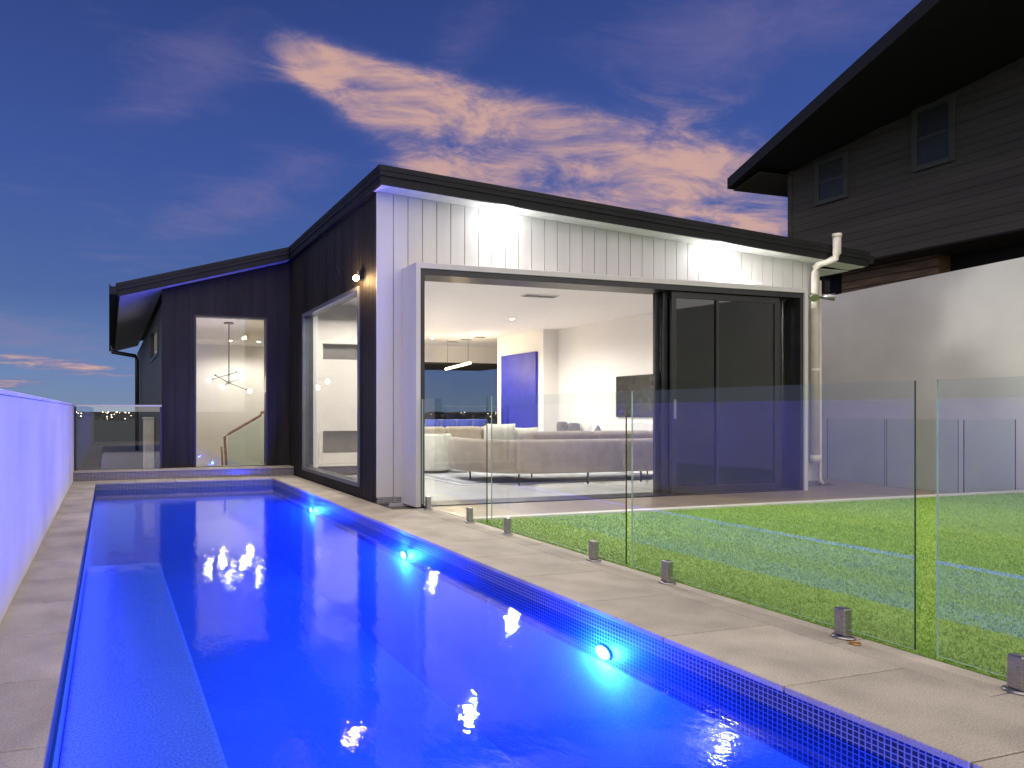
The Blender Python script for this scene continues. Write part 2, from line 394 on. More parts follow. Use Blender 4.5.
# ------------------------------------------------------------------ LEFT BOUNDARY WALL
m = MB(); m.box(-.76,-.54,-3,11.7,-3.4,1.185); m.box(-.77,-.535,-3,11.71,1.187,1.215)
tag(m.build('boundary_wall', LEFTWALL, bevel=.004), 'long low white rendered wall left of the pool lit blue', 'wall')

# far glass balustrade
t = thing('glass_balustrade', (.15,11.5,.15), 'clear glass balustrade at the far end of the pool with dark post', 'balustrade')
edgemesh_panel(-.50,.80,11.50,11.512,.165,1.17,'y').build('pane', [GL_FENCE,EDGE,EDGEG], t)
m = MB(); m.box(-.52,.83,11.49,11.522,1.172,1.20); m.build('top_rail', STEEL, t)
m = MB(); m.box(-.535,-.502,11.49,11.522,.15,1.172); m.build('post', BLACKMET, t)
m = MB(); m.box(.80,.832,11.49,11.522,.15,1.172); m.build('post', BLACKMET, t)
# path running behind it along the house
m = MB(); m.box(-.54,.83,11.72,23,-.06,.0); struct(m.build('side_path', mat('side_path_concrete',(.07,.065,.06),.7,var=.15), loc=(0,0,0)))
m = MB(); m.box(.64,.82,13.2,13.8,0,.95); m.box(.62,.82,13.18,13.82,.952,.98)
tag(m.build('service_box', mat('cream_metal_box',(.6,.57,.5),.5), bevel=.006), 'cream service cabinet against the dark side wall behind the balustrade', 'cabinet')

# ------------------------------------------------------------------ LAWN, PATIO
LAWNX0, LAWNX1, LAWNY1 = 3.505, 12.12, 6.10
def grassmat(name):
    T = NT(name); p = T.n('ShaderNodeBsdfPrincipled'); p.inputs['Roughness'].default_value = .6; p.inputs['Specular IOR Level'].default_value = .25
    co = coords(T); n1 = T.n('ShaderNodeTexNoise'); n1.inputs['Scale'].default_value = 160; n1.inputs['Detail'].default_value = 2; T.l(co, n1.inputs['Vector'])
    n2 = T.n('ShaderNodeTexNoise'); n2.inputs['Scale'].default_value = 1.1; n2.inputs['Detail'].default_value = 5; T.l(co, n2.inputs['Vector'])
    a = T.n('ShaderNodeMath', operation='MULTIPLY_ADD'); T.l(n2.outputs[0], a.inputs[0]); a.inputs[1].default_value = .35; T.l(n1.outputs[0], a.inputs[2])
    cr = T.n('ShaderNodeValToRGB'); cr.color_ramp.elements[0].position = .42; cr.color_ramp.elements[0].color = (.18,.32,.055,1)
    cr.color_ramp.elements[1].position = .9; cr.color_ramp.elements[1].color = (.28,.45,.09,1)
    T.l(a.outputs[0], cr.inputs[0]); T.l(cr.outputs[0], p.inputs['Base Color']); T.l(p.outputs[0], T.out.inputs[0]); return T.m
GR = grassmat('artificial_turf')
m = MB(); m.box(LAWNX0,LAWNX1,-2.6,LAWNY1,-.3,.004); struct(m.build('lawn_base', GR, loc=(0,0,0)))
def turf():
    n = 190000
    # denser near the camera side strip
    x = LAWNX0+.005+(LAWNX1-LAWNX0-.02)*np.random.rand(n)**1.35; y = .9+(LAWNY1-.93)*np.random.rand(n)
    h = np.random.uniform(.010,.022,n); w = np.random.uniform(.0022,.0045,n); a = np.random.rand(n)*6.283
    lx = np.random.normal(0,.008,n)-.002; ly = np.random.normal(0,.008,n)
    v = np.zeros((n,3,3)); ca = np.cos(a)*w; sa = np.sin(a)*w
    v[:,0,0] = x-ca; v[:,0,1] = y-sa; v[:,1,0] = x+ca; v[:,1,1] = y+sa; v[:,0,2] = v[:,1,2] = .003
    v[:,2,0] = x+lx; v[:,2,1] = y+ly; v[:,2,2] = h
    me = bpy.data.meshes.new('turf_grass'); me.vertices.add(3*n); me.vertices.foreach_set('co', v.reshape(-1))
    me.loops.add(3*n); me.loops.foreach_set('vertex_index', np.arange(3*n,dtype=np.int32))
    me.polygons.add(n); me.polygons.foreach_set('loop_start', np.arange(0,3*n,3,dtype=np.int32)); me.polygons.foreach_set('loop_total', np.full(n,3,dtype=np.int32))
    me.update(); me.validate(); me.materials.append(GR)
    o = bpy.data.objects.new('turf_grass', me); col.objects.link(o); o['kind'] = 'stuff'
    tag(o, 'short bright green turf blades behind the glass fence', 'grass')
turf()
m = MB(); m.box(3.505,12.2,LAWNY1+.003,LAWNY1+.10,-.1,.022); struct(m.build('lawn_kerb', mat('white_kerb_concrete',(.6,.58,.52),.6,var=.06), loc=(0,0,0), bevel=.004))
PAT = brickmat('patio_tile', (.25,.20,.155,1),(.29,.235,.18,1),(.14,.12,.1,1),.6,.6,.006,'xy',offset=.5,rough=.35,grain=.08,gscale=60)
m = MB(); m.prism([(3.505,LAWNY1+.105),(10.86,LAWNY1+.105),(11.14,8.3),(10.4,8.3),(10.4,7.52),(3.505,7.52)], -.3,0); struct(m.build('patio', PAT, loc=(0,0,0)))

# glass pool fence: frameless panels, each with its spigots
def spigot(x, y, parent):
    m = MB(); m.box(x-.026,x+.026,y-.026,y+.026,.012,.145); s = m.build('spigot', STEEL, parent, bevel=.006)
    m = MB(); m.lathe((x,y,0), [(.05,0),(.05,.006),(.045,.010),(.03,.012)], 20); m.build('base_plate', STEEL, s)
    m = MB(); m.tube([(x-.0262,y,.10),(x-.031,y,.10)], .008, 8); m.build('bolt', STEEL, s)
    return s
FX = 3.42
def fence_panel(y0,y1,spigs,label, zt=1.235):
    t = thing('glass_fence_panel', (FX,(y0+y1)/2,0), label, 'glass fence', 'frameless glass pool fence panels')
    edgemesh_panel(FX-.006,FX+.006,y0,y1,.045,zt,'x').build('pane', [GL_FENCE,EDGE,EDGEG], t)
    for y in spigs: spigot(FX,y,t)
fence_panel(.30,2.055,(.70,1.78), 'nearest glass fence panel at the right edge of the photo')
fence_panel(2.14,3.845,(2.45,3.54), 'wide glass fence panel in front of the stacked black doors')
fence_panel(3.90,5.63,(4.23,5.36), 'glass fence panel in front of the long beige sofa')
fence_panel(5.71,7.10,(6.03,6.95), 'farthest glass fence panel ending at the white door surround')
# small ring left on the paving next to a spigot
m = MB(); 
pts = [(3.37+.022*math.cos(a),2.36+.022*math.sin(a),.006) for a in [i*2*math.pi/16 for i in range(17)]]
m.tube(pts,.004,6); tag(m.build('brass_ring', mat('brass',(.5,.28,.08),.35,metal=.8)), 'small brass ring lying on the paving beside a fence spigot', 'ring')

# balustrade panels by the light well at the right
def wellpanel(p0,p1,label):
    d = (Vector(p1)-Vector(p0)); L = d.length; c = ((p0[0]+p1[0])/2,(p0[1]+p1[1])/2)
    t = thing('glass_balustrade', (c[0],c[1],0), label, 'balustrade', 'glass balustrade panels in front of the grey wall')
    m = MB(); m.obox(c,d.x,d.y,L,.012,.0,.985)
    m.mi = [2,2,0,1,0,1]; m.build('pane', [GL_RIGHT,EDGE,EDGE], t)
    for q in (.15,.85):
        m = MB(); x = p0[0]+d.x*q; y = p0[1]+d.y*q; m.obox((x,y),d.x,d.y,.05,.05,-.09,-.005); m.build('clamp', STEEL, t)
A,B = (11.13,8.22),(10.86,6.28)
def lerp(a,b,q): return (a[0]+(b[0]-a[0])*q, a[1]+(b[1]-a[1])*q)
wellpanel(lerp(A,B,0),lerp(A,B,.485), 'glass balustrade panel next to the house downpipe')
wellpanel(lerp(A,B,.50),lerp(A,B,.995), 'middle glass balustrade panel behind the gap in the pool fence')
wellpanel((10.92,6.26),(11.95,6.26), 'glass balustrade panel along the far lawn edge at right')
m = MB(); m.box(12.3,17,5.5,12,-3.3,-3.15)
m = MB(); m.prism([(10.87,6.2),(12.3,6.2),(13.2,12),(11.2,12),(11.15,8.31)],-1.5,-1.2); struct(m.build('light_well_floor', mat('well_concrete',(.4,.39,.36),.8), loc=(0,0,0)))

# right boundary wall (8.7 deg off the pool line)
def wx(y): return 12.20+.215*(y-6.16)
m = MB(); 
y0,y1 = -3,13.5
m.prism([(wx(y0),y0),(wx(y0)+.22,y0),(wx(y1)+.22,y1),(wx(y1),y1)], -3.3,3.25)
tag(m.build('boundary_wall', GREYRENDER, bevel=.006), 'tall plain grey rendered wall at the right below the dark house', 'wall')

# ------------------------------------------------------------------ HOUSE
H = thing('house', (6,12,0), 'white and black single storey house with open sliding doors beside the pool', 'house')
FY, SX, BY, LX = 7.53, 3.04, 11.60, .84
def roofz(x): return 3.918-.0638*(x-2.98)          # top of front roof
def wingz(x): return 3.146+.271*(x-.137)             # top of wing roof
def clad(m, axis, fixed, a0, a1, step, zb, zt, openings, thick=.018, gap=.009):
    """boards along an axis; openings [(a0,a1,z0,z1)]"""
    br = [a0]; a = a0
    while a+step < a1-.01: a += step; br.append(a)
    br.append(a1)
    for o_ in openings:
        for q in (o_[0],o_[1]):
            if a0 < q < a1: br.append(q)
    br = sorted(set(round(b,4) for b in br))
    for p,q in zip(br[:-1],br[1:]):
        g = gap/2 if (q-p) > .03 else 0
        isedge = lambda v: any(abs(v-e) < 1e-3 for o_ in openings for e in o_[:2]) or abs(v-a0)<1e-3 or abs(v-a1)<1e-3
        pl = p+(0 if isedge(p) else g); qr = q-(0 if isedge(q) else g)
        segs = [(zb,None)]; mid = (p+q)/2
        for o_ in openings:
            if o_[0]-1e-3 < mid < o_[1]+1e-3:
                segs = [(zb,o_[2])] if o_[2] > zb+.01 else []
                segs.append((o_[3],None))
        for s0,s1 in segs:
            t0 = s1 if s1 is not None else zt(pl); t1 = s1 if s1 is not None else zt(qr)
            if axis == 'x': # board facing -Y
                m.hexa([(pl,fixed,s0),(qr,fixed,s0),(qr,fixed+thick,s0),(pl,fixed+thick,s0)],[(pl,fixed,t0),(qr,fixed,t1),(qr,fixed+thick,t1),(pl,fixed+thick,t0)])
            else:           # board facing -X
                m.hexa([(fixed,pl,s0),(fixed+thick,pl,s0),(fixed+thick,qr,s0),(fixed,qr,s0)],[(fixed,pl,t0),(fixed+thick,pl,t0),(fixed+thick,qr,t1),(fixed,qr,t1)])
def wallbox(m, axis, f0, f1, a0, a1, zb, zt, opening=None):
    segs = [(a0,a1,zb,None)]
    if opening:
        o0,o1,z0,z1 = opening; segs = [(a0,o0,zb,None),(o1,a1,zb,None),(o0,o1,z1,None)]
        if z0 > zb+.01: segs.append((o0,o1,zb,z0))
    for p,q,s0,s1 in segs:
        if q-p < .001: continue
        t0 = s1 if s1 is not None else zt(p); t1 = s1 if s1 is not None else zt(q)
        if axis == 'x': m.hexa([(p,f0,s0),(q,f0,s0),(q,f1,s0),(p,f1,s0)],[(p,f0,t0),(q,f0,t1),(q,f1,t1),(p,f1,t0)])
        else: m.hexa([(f0,p,s0),(f1,p,s0),(f1,q,s0),(f0,q,s0)],[(f0,p,t0),(f1,p,t0),(f1,q,t1),(f0,q,t1)])
PO = (3.356,9.30,0,2.80)
zt_f = lambda x: roofz(x)-.215
m = MB(); clad(m,'x',FY,SX+.02,10.02,.19,.075,zt_f,[(PO[0],PO[1],.075,PO[3])]); fw = m.build('front_wall', CLAD_W, H)
m = MB(); wallbox(m,'x',FY+.022,FY+.16,SX+.03,10.02,-.25,zt_f,(PO[0],PO[1],-.25,PO[3])); m.build('wall_backing', GROOVE, fw)
m = MB(); m.box(SX-.002,SX+.018,FY-.004,FY+.02,.075,3.69); m.build('corner_trim', CLAD_W, fw)
m = MB(); PL = brickmat('mosaic_plinth',(.05,.05,.06,1),(.16,.16,.17,1),(.4,.4,.4,1),.021,.021,.0024,'xz',rough=.2)
for a_,b_ in ((SX+.004,PO[0]-.002),(9.302,10.02)):
    m = MB(); m.box(a_,b_,FY+.002,FY+.02,0,.073); m.build('tiled_plinth', PL, fw)
SW = (8.10,10.74,.14,2.68)
m = MB(); clad(m,'y',SX,FY+.022,BY-.002,.115,.02,lambda y: 3.70,[SW]); sw = m.build('side_wall', CLAD_B, H)
m = MB(); wallbox(m,'y',SX+.02,SX+.17,FY+.17,BY+.15,-.25,lambda y: 3.68,SW); m.build('wall_backing', GROOVE_B, sw)
ST = (1.38,2.64,.13,2.72)
zt_w = lambda x: wingz(x)-.21
m = MB(); clad(m,'x',BY,LX,SX-.002,.22,.15,zt_w,[ST],gap=.003); bw = m.build('stair_wall', CLAD_B, H)
m = MB(); wallbox(m,'x',BY+.02,BY+.15,LX+.02,SX,-.25,zt_w,ST); m.build('wall_backing', GROOVE_B, bw)
LW = (12.40,14.6,2.10,2.72)
m = MB(); clad(m,'y',LX,BY+.022,22,.22,-.1,lambda y: 2.9,[LW],gap=.004)
lw = m.build('left_side_wall', mat('warm_lit_black_cladding',(.055,.05,.042),.5,var=.2,nscale=3,stretch=(3,3,.3)), H)  # same black cladding, warm light on it put into a lighter brown tone
m = MB(); wallbox(m,'y',LX+.02,LX+.12,BY+.15,22,-3.3,lambda y: 2.9,LW); m.build('wall_backing', GROOVE_B, lw)
# right outer wall, back wall
m = MB(); m.box(9.83,10.02,FY+.162,15.0,-.25,3.15); m.box(12.4,12.52,15.0,18,-.25,3.15); m.build('outer_wall', GREYRENDER, H)

# roof
def slab(m, x0,x1,y0,y1,zf,d0,d1,mi=0):
    m.xz([(x0,zf(x0)-d1),(x1,zf(x1)-d1),(x1,zf(x1)-d0),(x0,zf(x0)-d0)], y0,y1,mi)
XR = 10.66
m = MB(); slab(m,2.96,XR+.02,7.26,17.6,roofz,-.004,.06); rf = m.build('roof', CHARCOAL, H, bevel=.004)
m = MB(); slab(m,.10,2.958,11.33,22.2,wingz,-.004,.06); rf2 = m.build('roof', CHARCOAL, H, bevel=.004)
m = MB(); slab(m,2.98,XR,7.28,7.31,roofz,.062,.21); slab(m,2.97,XR,7.265,7.28,roofz,.062,.115)
m.box(2.98,3.01,7.312,17.5,3.705,3.853); m.box(2.965,2.98,7.28,11.32,3.80,3.853); m.build('fascia', CHARCOAL, rf)
m = MB(); slab(m,.13,2.96,11.35,11.38,wingz,.062,.21); slab(m,.12,2.96,11.335,11.35,wingz,.062,.115); m.build('fascia', CHARCOAL, rf2)
m = MB(); m.box(.02,.12,11.34,22.2,2.965,3.09); m.box(.0,.02,11.34,22.2,2.955,3.12); m.box(.13,.16,11.38,22.1,2.915,3.07); m.build('gutter', CHARCOAL, rf2)
m = MB(); m.box(XR,XR+.11,7.27,17.6,3.27,3.38); m.build('gutter', CHARCOAL, rf)
m = MB(); slab(m,3.01,XR-.003,7.312,FY+.03,roofz,.205,.213); m.box(10.02,XR-.003,FY+.03,15,3.20,3.21); m.build('soffit', SOFFIT, rf)
m = MB(); m.box(3.01,SX+.02,FY+.032,11.58,3.695,3.703); m.build('soffit', CHARCOAL, rf)
m = MB(); slab(m,.16,2.995,11.382,BY+.02,wingz,.20,.209); slab(m,.16,LX+.02,BY+.02,22,wingz,.20,.209); m.build('soffit', SOFFIT, rf2)
# door surround
m = MB(); m.box(3.356,3.415,7.13,FY+.16,0,2.80); m.box(9.24,9.30,7.13,FY+.16,0,2.80); m.box(3.415,9.24,7.13,FY+.16,2.735,2.80)
m.build('door_surround', CLAD_W, H, bevel=.003)
DF = MB(); DF.box(3.417,3.475,7.15,7.5,.0,2.733); DF.box(9.18,9.238,7.15,7.5,0,2.733); DF.box(3.475,9.18,7.15,7.5,2.665,2.733); DF.box(3.475,9.18,7.15,7.5,-.02,.012)
df = DF.build('door_frame', BLACKMET, H, bevel=.003)
def slider(x0,x1,y,label=None):
    m = MB(); w=.075
    m.box(x0,x0+w,y-.02,y+.02,.014,2.66); m.box(x1-w,x1,y-.02,y+.02,.014,2.66); m.box(x0+w,x1-w,y-.02,y+.02,.014,.11); m.box(x0+w,x1-w,y-.02,y+.02,2.58,2.66)
    d = m.build('sliding_door', BLACKMET, H, bevel=.003)
    m = MB(); m.box(x0+w,x1-w,y-.006,y+.006,.11,2.58); m.build('pane', GL_DARK, d)
    return d
s1 = slider(7.03,8.86,7.22); slider(6.955,8.96,7.285); slider(6.885,9.06,7.35); slider(7.80,9.15,7.415)
m = MB(); m.box(7.76,7.80,7.195,7.212,.11,2.58); m.build('mullion', BLACKMET, s1)
m = MB(); m.box(7.05,7.075,7.17,7.20,1.0,1.25); m.build('handle', STEEL, s1, bevel=.003)
# side picture window
m = MB(); y0,y1,z0,z1 = SW
m.box(SX-.02,SX+.16,y0,y0+.05,z0,z1); m.box(SX-.02,SX+.16,y1-.05,y1,z0,z1); m.box(SX-.02,SX+.16,y0+.05,y1-.05,z0,z0+.05); m.box(SX-.02,SX+.16,y0+.05,y1-.05,z1-.05,z1)
w = m.build('window', mat('grey_window_frame',(.10,.11,.12),.35,var=.1), H, bevel=.003)
m = MB(); m.box(SX+.03,SX+.042,y0+.05,y1-.05,z0+.05,z1-.05); m.build('pane', glass('grey_window_glass',(.66,.67,.66),.09), w)
# stair window
m = MB(); x0,x1,z0,z1 = ST
m.box(x0,x0+.03,BY-.01,BY+.14,z0,z1); m.box(x1-.03,x1,BY-.01,BY+.14,z0,z1); m.box(x0+.03,x1-.03,BY-.01,BY+.14,z0,z0+.03); m.box(x0+.03,x1-.03,BY-.01,BY+.14,z1-.03,z1)
w = m.build('window', BLACKMET, H, bevel=.002)
m = MB(); m.box(x0+.03,x1-.03,BY+.04,BY+.052,z0+.03,z1-.03); m.build('pane', GL_WIN, w)
# high window on left side wall
m = MB(); y0,y1,z0,z1 = LW
m.box(LX-.02,LX+.1,y0,y0+.06,z0,z1); m.box(LX-.02,LX+.1,y1-.06,y1,z0,z1); m.box(LX-.02,LX+.1,y0+.06,y1-.06,z0,z0+.06); m.box(LX-.02,LX+.1,y0+.06,y1-.06,z1-.06,z1)
w = m.build('window', BLACKMET, H)
m = MB(); m.box(LX+.03,LX+.042,y0+.06,y1-.06,z0+.06,z1-.06); m.build('pane', GL_WIN, w)
m = MB(); m.box(LX+.06,LX+.065,y0+.06,y1-.06,z0+.06,z1-.06); m.build('glow_blind', emis('self_lit_blind', (.9,.8,.62), .35), w)  # added sheet glows by itself, standing in for the lit room inside
# downpipes
m = MB(); m.tube([(9.92,7.19,3.60),(9.92,7.19,3.34),(9.915,7.21,3.28),(9.90,7.27,3.25),(9.85,7.40,3.22),(9.845,7.43,3.19),(9.84,7.44,3.12),(9.84,7.44,.40)],.05,14)
m.tube([(9.84,7.44,.46),(9.84,7.44,.36)],.07,14); m.tube([(9.92,7.19,3.57),(9.92,7.19,3.62)],.058,14)
m.tube([(9.95,7.46,3.0),(9.95,7.46,.1),(9.95,7.40,.05)],.024,10)
m.tube([(9.78,7.46,2.4),(9.98,7.46,2.4)],.012,8)
m.tube([(9.84,7.44,1.72),(9.84,7.44,1.66)],.056,14); m.build('downpipe', PVC, H)
m = MB(); m.tube([(.08,19.5,2.9),(.08,19.5,2.72),(.70,19.5,2.62),(.74,19.5,2.5),(.74,19.5,-1)],.055,10); m.build('downpipe', BLACKMET, H)
m = MB(); m.box(10.0,10.1,7.42,7.52,2.84,3.0); m.build('junction_box', CHARCOAL, H)
# gable vent disc on side wall
m = MB(); m.lathe((SX-.001,9.0,3.0),[(.09,0),(.09,-.008),(.07,-.012),(.06,-.004)],20,axis='x'); m.build('wall_vent', CLAD_B, H)

# --- interior shell
FLOOR = brickmat('polished_white_floor_tile',(.66,.66,.66,1),(.69,.69,.69,1),(.45,.45,.45,1),.9,.9,.003,'xy',rough=.13,bump=.1,grain=.03,gscale=3)
m = MB(); m.prism([(3.2,7.502),(9.93,7.502),(9.93,13.4),(12.4,13.4),(12.4,17.5),(4.72,17.5),(4.72,11.4),(3.2,11.4)],-.24,0.0); m.box(3.475,9.18,7.5,7.51,-.2,.002); m.build('floor', FLOOR, H)
m = MB(); m.prism([(3.2,FY+.16),(9.93,FY+.16),(9.93,13.4),(12.4,13.4),(12.4,17.5),(4.72,17.5),(4.72,11.4),(3.2,11.4)],2.95,3.02)
m.box(3.42,9.24,7.52,FY+.16,2.735,2.745); m.build('ceiling', CEILM, H)
m = MB()
m.box(9.80,9.828,7.70,13.4,0,2.95)                 # right wall
m.box(9.40,9.50,13.45,15.2,0,2.95); m.box(9.40,9.82,13.3,13.45,0,2.95)   # nib and picture wall
m.box(9.50,12.4,15.10,15.2,0,2.95)
m.box(12.3,12.4,15.2,17.5,0,2.95)
m.box(4.62,4.72,11.4,17.5,0,2.95)
m.box(4.72,12.4,17.5,17.6,2.48,2.95)              # head over far doors
m.box(3.2,4.72,11.30,11.4,0,2.95)
m.box(3.22,3.30,FY+.17,8.08,0,2.95); m.box(3.22,3.30,8.08,10.76,2.70,2.95); m.box(3.22,3.30,10.76,11.3,0,2.95); m.box(3.22,3.30,8.08,10.76,0,.12)
m.box(3.42,9.24,FY+.17,FY+.2,2.745,2.95)
m.box(3.30,3.42,FY+.17,FY+.2,0,2.95); m.box(9.24,9.82,FY+.17,FY+.2,0,2.95)
m.build('interior_wall', INTW, H)
# joinery wall facing the side window: white block with two dark recesses
m = MB(); yj = 11.06; x0,x1 = 3.34,4.60
def jb(a,b,c,d): m.box(a,b,yj,11.29,c,d)
jb(x0,x1,.16,.38); jb(x0,3.48,.38,2.65); jb(3.48,x1,.76,1.98)
m.hexa([(3.48,yj,2.25),(x1,yj,2.25),(x1,11.29,2.25),(3.48,11.29,2.25)],[(3.48,yj,2.65),(x1,yj,2.65),(x1,11.29,2.65),(3.48,11.29,2.65)])
j = m.build('joinery', mat('cream_joinery',(.72,.69,.63),.5,var=.03), H)
for q in ((3.48,x1,11.2,11.285,.38,.76),(3.48,x1,11.2,11.285,1.98,2.25),(3.36,x1,11.1,11.28,.02,.155)):
    m = MB(); m.box(*q); m.build('recess_lining', mat('grey_recess_lining',(.16,.155,.15),.4,var=.1), j)
# far doors to balcony, timber soffit and balcony
m = MB(); m.box(4.8,12.4,17.62,21.2,2.50,2.56); m.build('balcony_ceiling', mat('warm_timber_lining',(.12,.065,.035),.5,var=.3,nscale=6,stretch=(1,9,1)), H)
m = MB(); m.box(4.7,12.6,17.6,21.2,-.3,-.02); m.build('balcony_floor', mat('balcony_tile',(.25,.24,.23),.5), H)
b = MB(); b.box(4.7,12.6,21.1,21.15,1.0,1.04); b.box(4.7,12.6,21.1,21.15,-.02,.05)
b = b.build('balcony_balustrade', BLACKMET, H)
m = MB(); m.box(4.7,12.6,21.115,21.13,.05,1.0); m.build('pane', glass('grey_glass',(.25,.26,.28),.08), b)
m = MB()
for x in (4.75,7.2,12.3): m.box(x,x+.06,17.51,17.58,0,2.48)
m.box(4.75,12.3,17.51,17.58,2.42,2.478); ff = m.build('far_door_frame', mat('far_frame',(.03,.03,.03),.4), H)
m = MB(); m.box(4.82,12.3,17.54,17.55,0,2.42); m.build('pane', glass('grey_tinted_door_glass',(.55,.55,.57),.06), ff)
# stair void
m = MB()
m.box(.97,1.02,11.76,18.1,-2.8,2.85); m.box(4.55,4.61,11.76,18.1,-2.8,2.85); m.box(.97,4.61,18.1,18.2,-2.8,2.85)
m.box(.97,ST[0],11.752,11.76,-2.8,2.85); m.box(ST[1],4.61,11.752,11.76,-2.8,2.85); m.box(ST[0],ST[1],11.752,11.76,-2.8,.13); m.box(ST[0],ST[1],11.752,11.76,2.72,2.85)
m.build('stair_void_wall', CREAMW, H)
m = MB(); m.box(.97,4.61,11.76,18.1,2.85,2.9); m.build('stair_void_ceiling', CREAMW, H)
m = MB(); m.box(.97,4.61,11.76,18.1,-2.9,-2.8); m.build('stair_void_floor', TIMBER, H)

# staircase with timber handrail and glass side
S = thing('staircase', (2.6,13.2,-.8), 'pale staircase with oak handrail and glass side seen through the tall window', 'staircase')
m = MB()
for i in range(8):
    x = 2.05+i*.26; z = -.75+i*.19
    m.box(x,x+.30,13.05,14.2,z-.06,z)
m.build('treads', mat('pale_stone_tread',(.55,.52,.47),.5,var=.05), S)
m = MB(); m.tube([(2.20,13.0,-.75),(2.14,13.0,.30),(2.12,13.0,.60),(2.20,13.0,.66),(2.82,13.0,1.01),(2.84,13.0,1.07),(2.95,13.0,1.08)],.027,8); m.tube([(2.12,13.0,-.6),(2.06,13.0,.42)],.02,8); m.build('handrail', TIMBER, S)
m = MB(); m.xz([(2.2,-.75),(3.4,-.1),(3.4,1.0),(2.9,1.0),(2.82,.96),(2.18,.60)],12.99,13.002); m.build('pane', glass('stair_glass',(.78,.90,.84),.05), S)
m = MB(); m.xz([(2.25,-.95),(3.9,.20),(3.9,.36),(2.25,-.80)],13.03,13.045); m.build('stringer', mat('pale_stone_tread',(.5,.5,.5)), S)

# chandelier
C_ = thing('chandelier', (2.27,13.4,1.6), 'black branching chandelier with glowing globes inside the tall window', 'chandelier')
m = MB(); m.lathe((2.27,13.4,2.82),[(.10,0),(.10,.028)],20); m.build('canopy', BLACKMET, C_)
m = MB(); m.tube([(2.27,13.4,2.83),(2.27,13.4,1.62)],.012,8); m.ball((2.27,13.4,1.66),.03); m.ball((2.27,13.4,1.82),.025); m.build('rod', BLACKMET, C_)
BULB = emis('warm_globe', (1,.86,.62), 55)
for (x,y,z),zc in zip([(1.86,13.3,1.70),(2.11,13.15,1.57),(2.55,13.55,1.75),(2.66,13.25,1.49),(2.50,13.75,1.90),(2.02,13.75,1.84)],(1.82,1.66,1.66,1.66,1.82,1.66)):
    cc = Vector((2.27,13.4,zc)); e = Vector((x,y,z)); d = (e-cc).normalized(); back = cc-d*.10
    m = MB(); m.tube([back,e-d*.045],.007,6); m.tube([e-d*.07,e-d*.03],.014,8); a = m.build('arm', BLACKMET, C_)
    if (x,z) not in ((2.50,1.90),(2.02,1.84)):
        m = MB(); m.ball(e,.038); m.build('globe', BULB, a); lamp('POINT', e, 20, (1,.84,.62), .04, a)
# round ceiling lights
def downlight(x,y,z,power,label,group,colr=(1,.94,.86),em=60):
    t = thing('ceiling_light', (x,y,z), label, 'ceiling light', group)
    m = MB(); m.lathe((x,y,z-.006),[(.038,.004),(.055,.0),(.055,.006)],20); m.build('trim', SOFFIT, t)
    m = MB(); m.lathe((x,y,z-.003),[(.001,-.002),(.037,0),(.037,.003)],20); m.build('diffuser', emis('warm_diffuser',(1,.9,.74),em), t)
    lamp('SPOT', (x,y,z-.05), power, colr, .04, t, spot=R(165), blend=.5)
    return t
g_ = 'round recessed ceiling lights in the living room'
IW = 118
for x,y,l in [(7.77,12.03,'recessed ceiling light above the middle of the living room, left of the blue artwork'),(7.86,15.73,'far recessed ceiling light near the balcony end of the living room'),
            (4.82,8.50,'recessed ceiling light just behind the left end of the door head'),(8.02,8.50,'recessed ceiling light just inside the stacked black doors'),
            (4.95,12.2,'recessed ceiling light over the side of the living room near the joinery'),(3.95,9.9,'added ceiling light brightening the joinery inside the black side wall window'),(6.2,14.2,'recessed ceiling light between the armchair and the dining chairs')]:  # the light by the side window is added to brighten the joinery
    if l: downlight(x,y,2.95,IW,l,g_)
for x,y,l in [(2.9,16.9,'left of two small ceiling lights in the stair void'),(3.62,16.9,'right of two small ceiling lights in the stair void')]:
    downlight(x,y,2.85,50,l,'small ceiling lights in the stair void')
# ceiling vents
def vent(x,y,w,d,label):
    t = thing('ceiling_vent', (x,y,2.94), label, 'vent')
    m = MB(); m.box(x-w,x+w,y-d,y+d,2.935,2.948); m.build('frame', SOFFIT, t)
    m = MB(); m.box(x-w*.92,x-.01,y-d*.7,y+d*.7,2.928,2.9345); m.box(x+.01,x+w*.92,y-d*.7,y+d*.7,2.928,2.9345); m.build('slots', BLACKMET, t)
vent(6.62,9.45,.30,.09,'slotted air vent in the ceiling near the open doors')
for i,(x,y) in enumerate([(8.75,16.3),(8.8,15.7),(8.85,15.1)]):
    vent(x,y,.13,.07,['small black vent in the ceiling, farthest of three','small black vent in the ceiling, middle of three','small black vent in the ceiling, nearest of three'][i])
# linear pendant
t = thing('pendant_light', (8.2,15.07,2.2), 'slim glowing bar pendant hanging over the dining table', 'pendant lamp')
m = MB(); m.tube([(8.46,16.15,2.2),(7.93,13.98,2.2)],.03,8); m.build('light_bar', emis('warm_bar',(1,.75,.42),7), t)
for q in ((8.42,16.0),(7.97,14.13)):
    m = MB(); m.tube([(q[0],q[1],2.23),(q[0],q[1],2.95)],.004,5); m.build('wire', BLACKMET, t)
lamp('POINT',(8.2,15,2.12),40,(1,.75,.45),.05,t)
# artwork
m = MB(); m.box(9.335,9.398,13.50,14.93,.62,2.46)
tag(m.build('artwork', mat('ultramarine_canvas',(.016,.022,.30),.5,c2=(.028,.036,.38),nscale=3,bump=.3,bscale=30), bevel=.004), 'tall plain ultramarine blue canvas on the wall beyond the sofa', 'artwork')
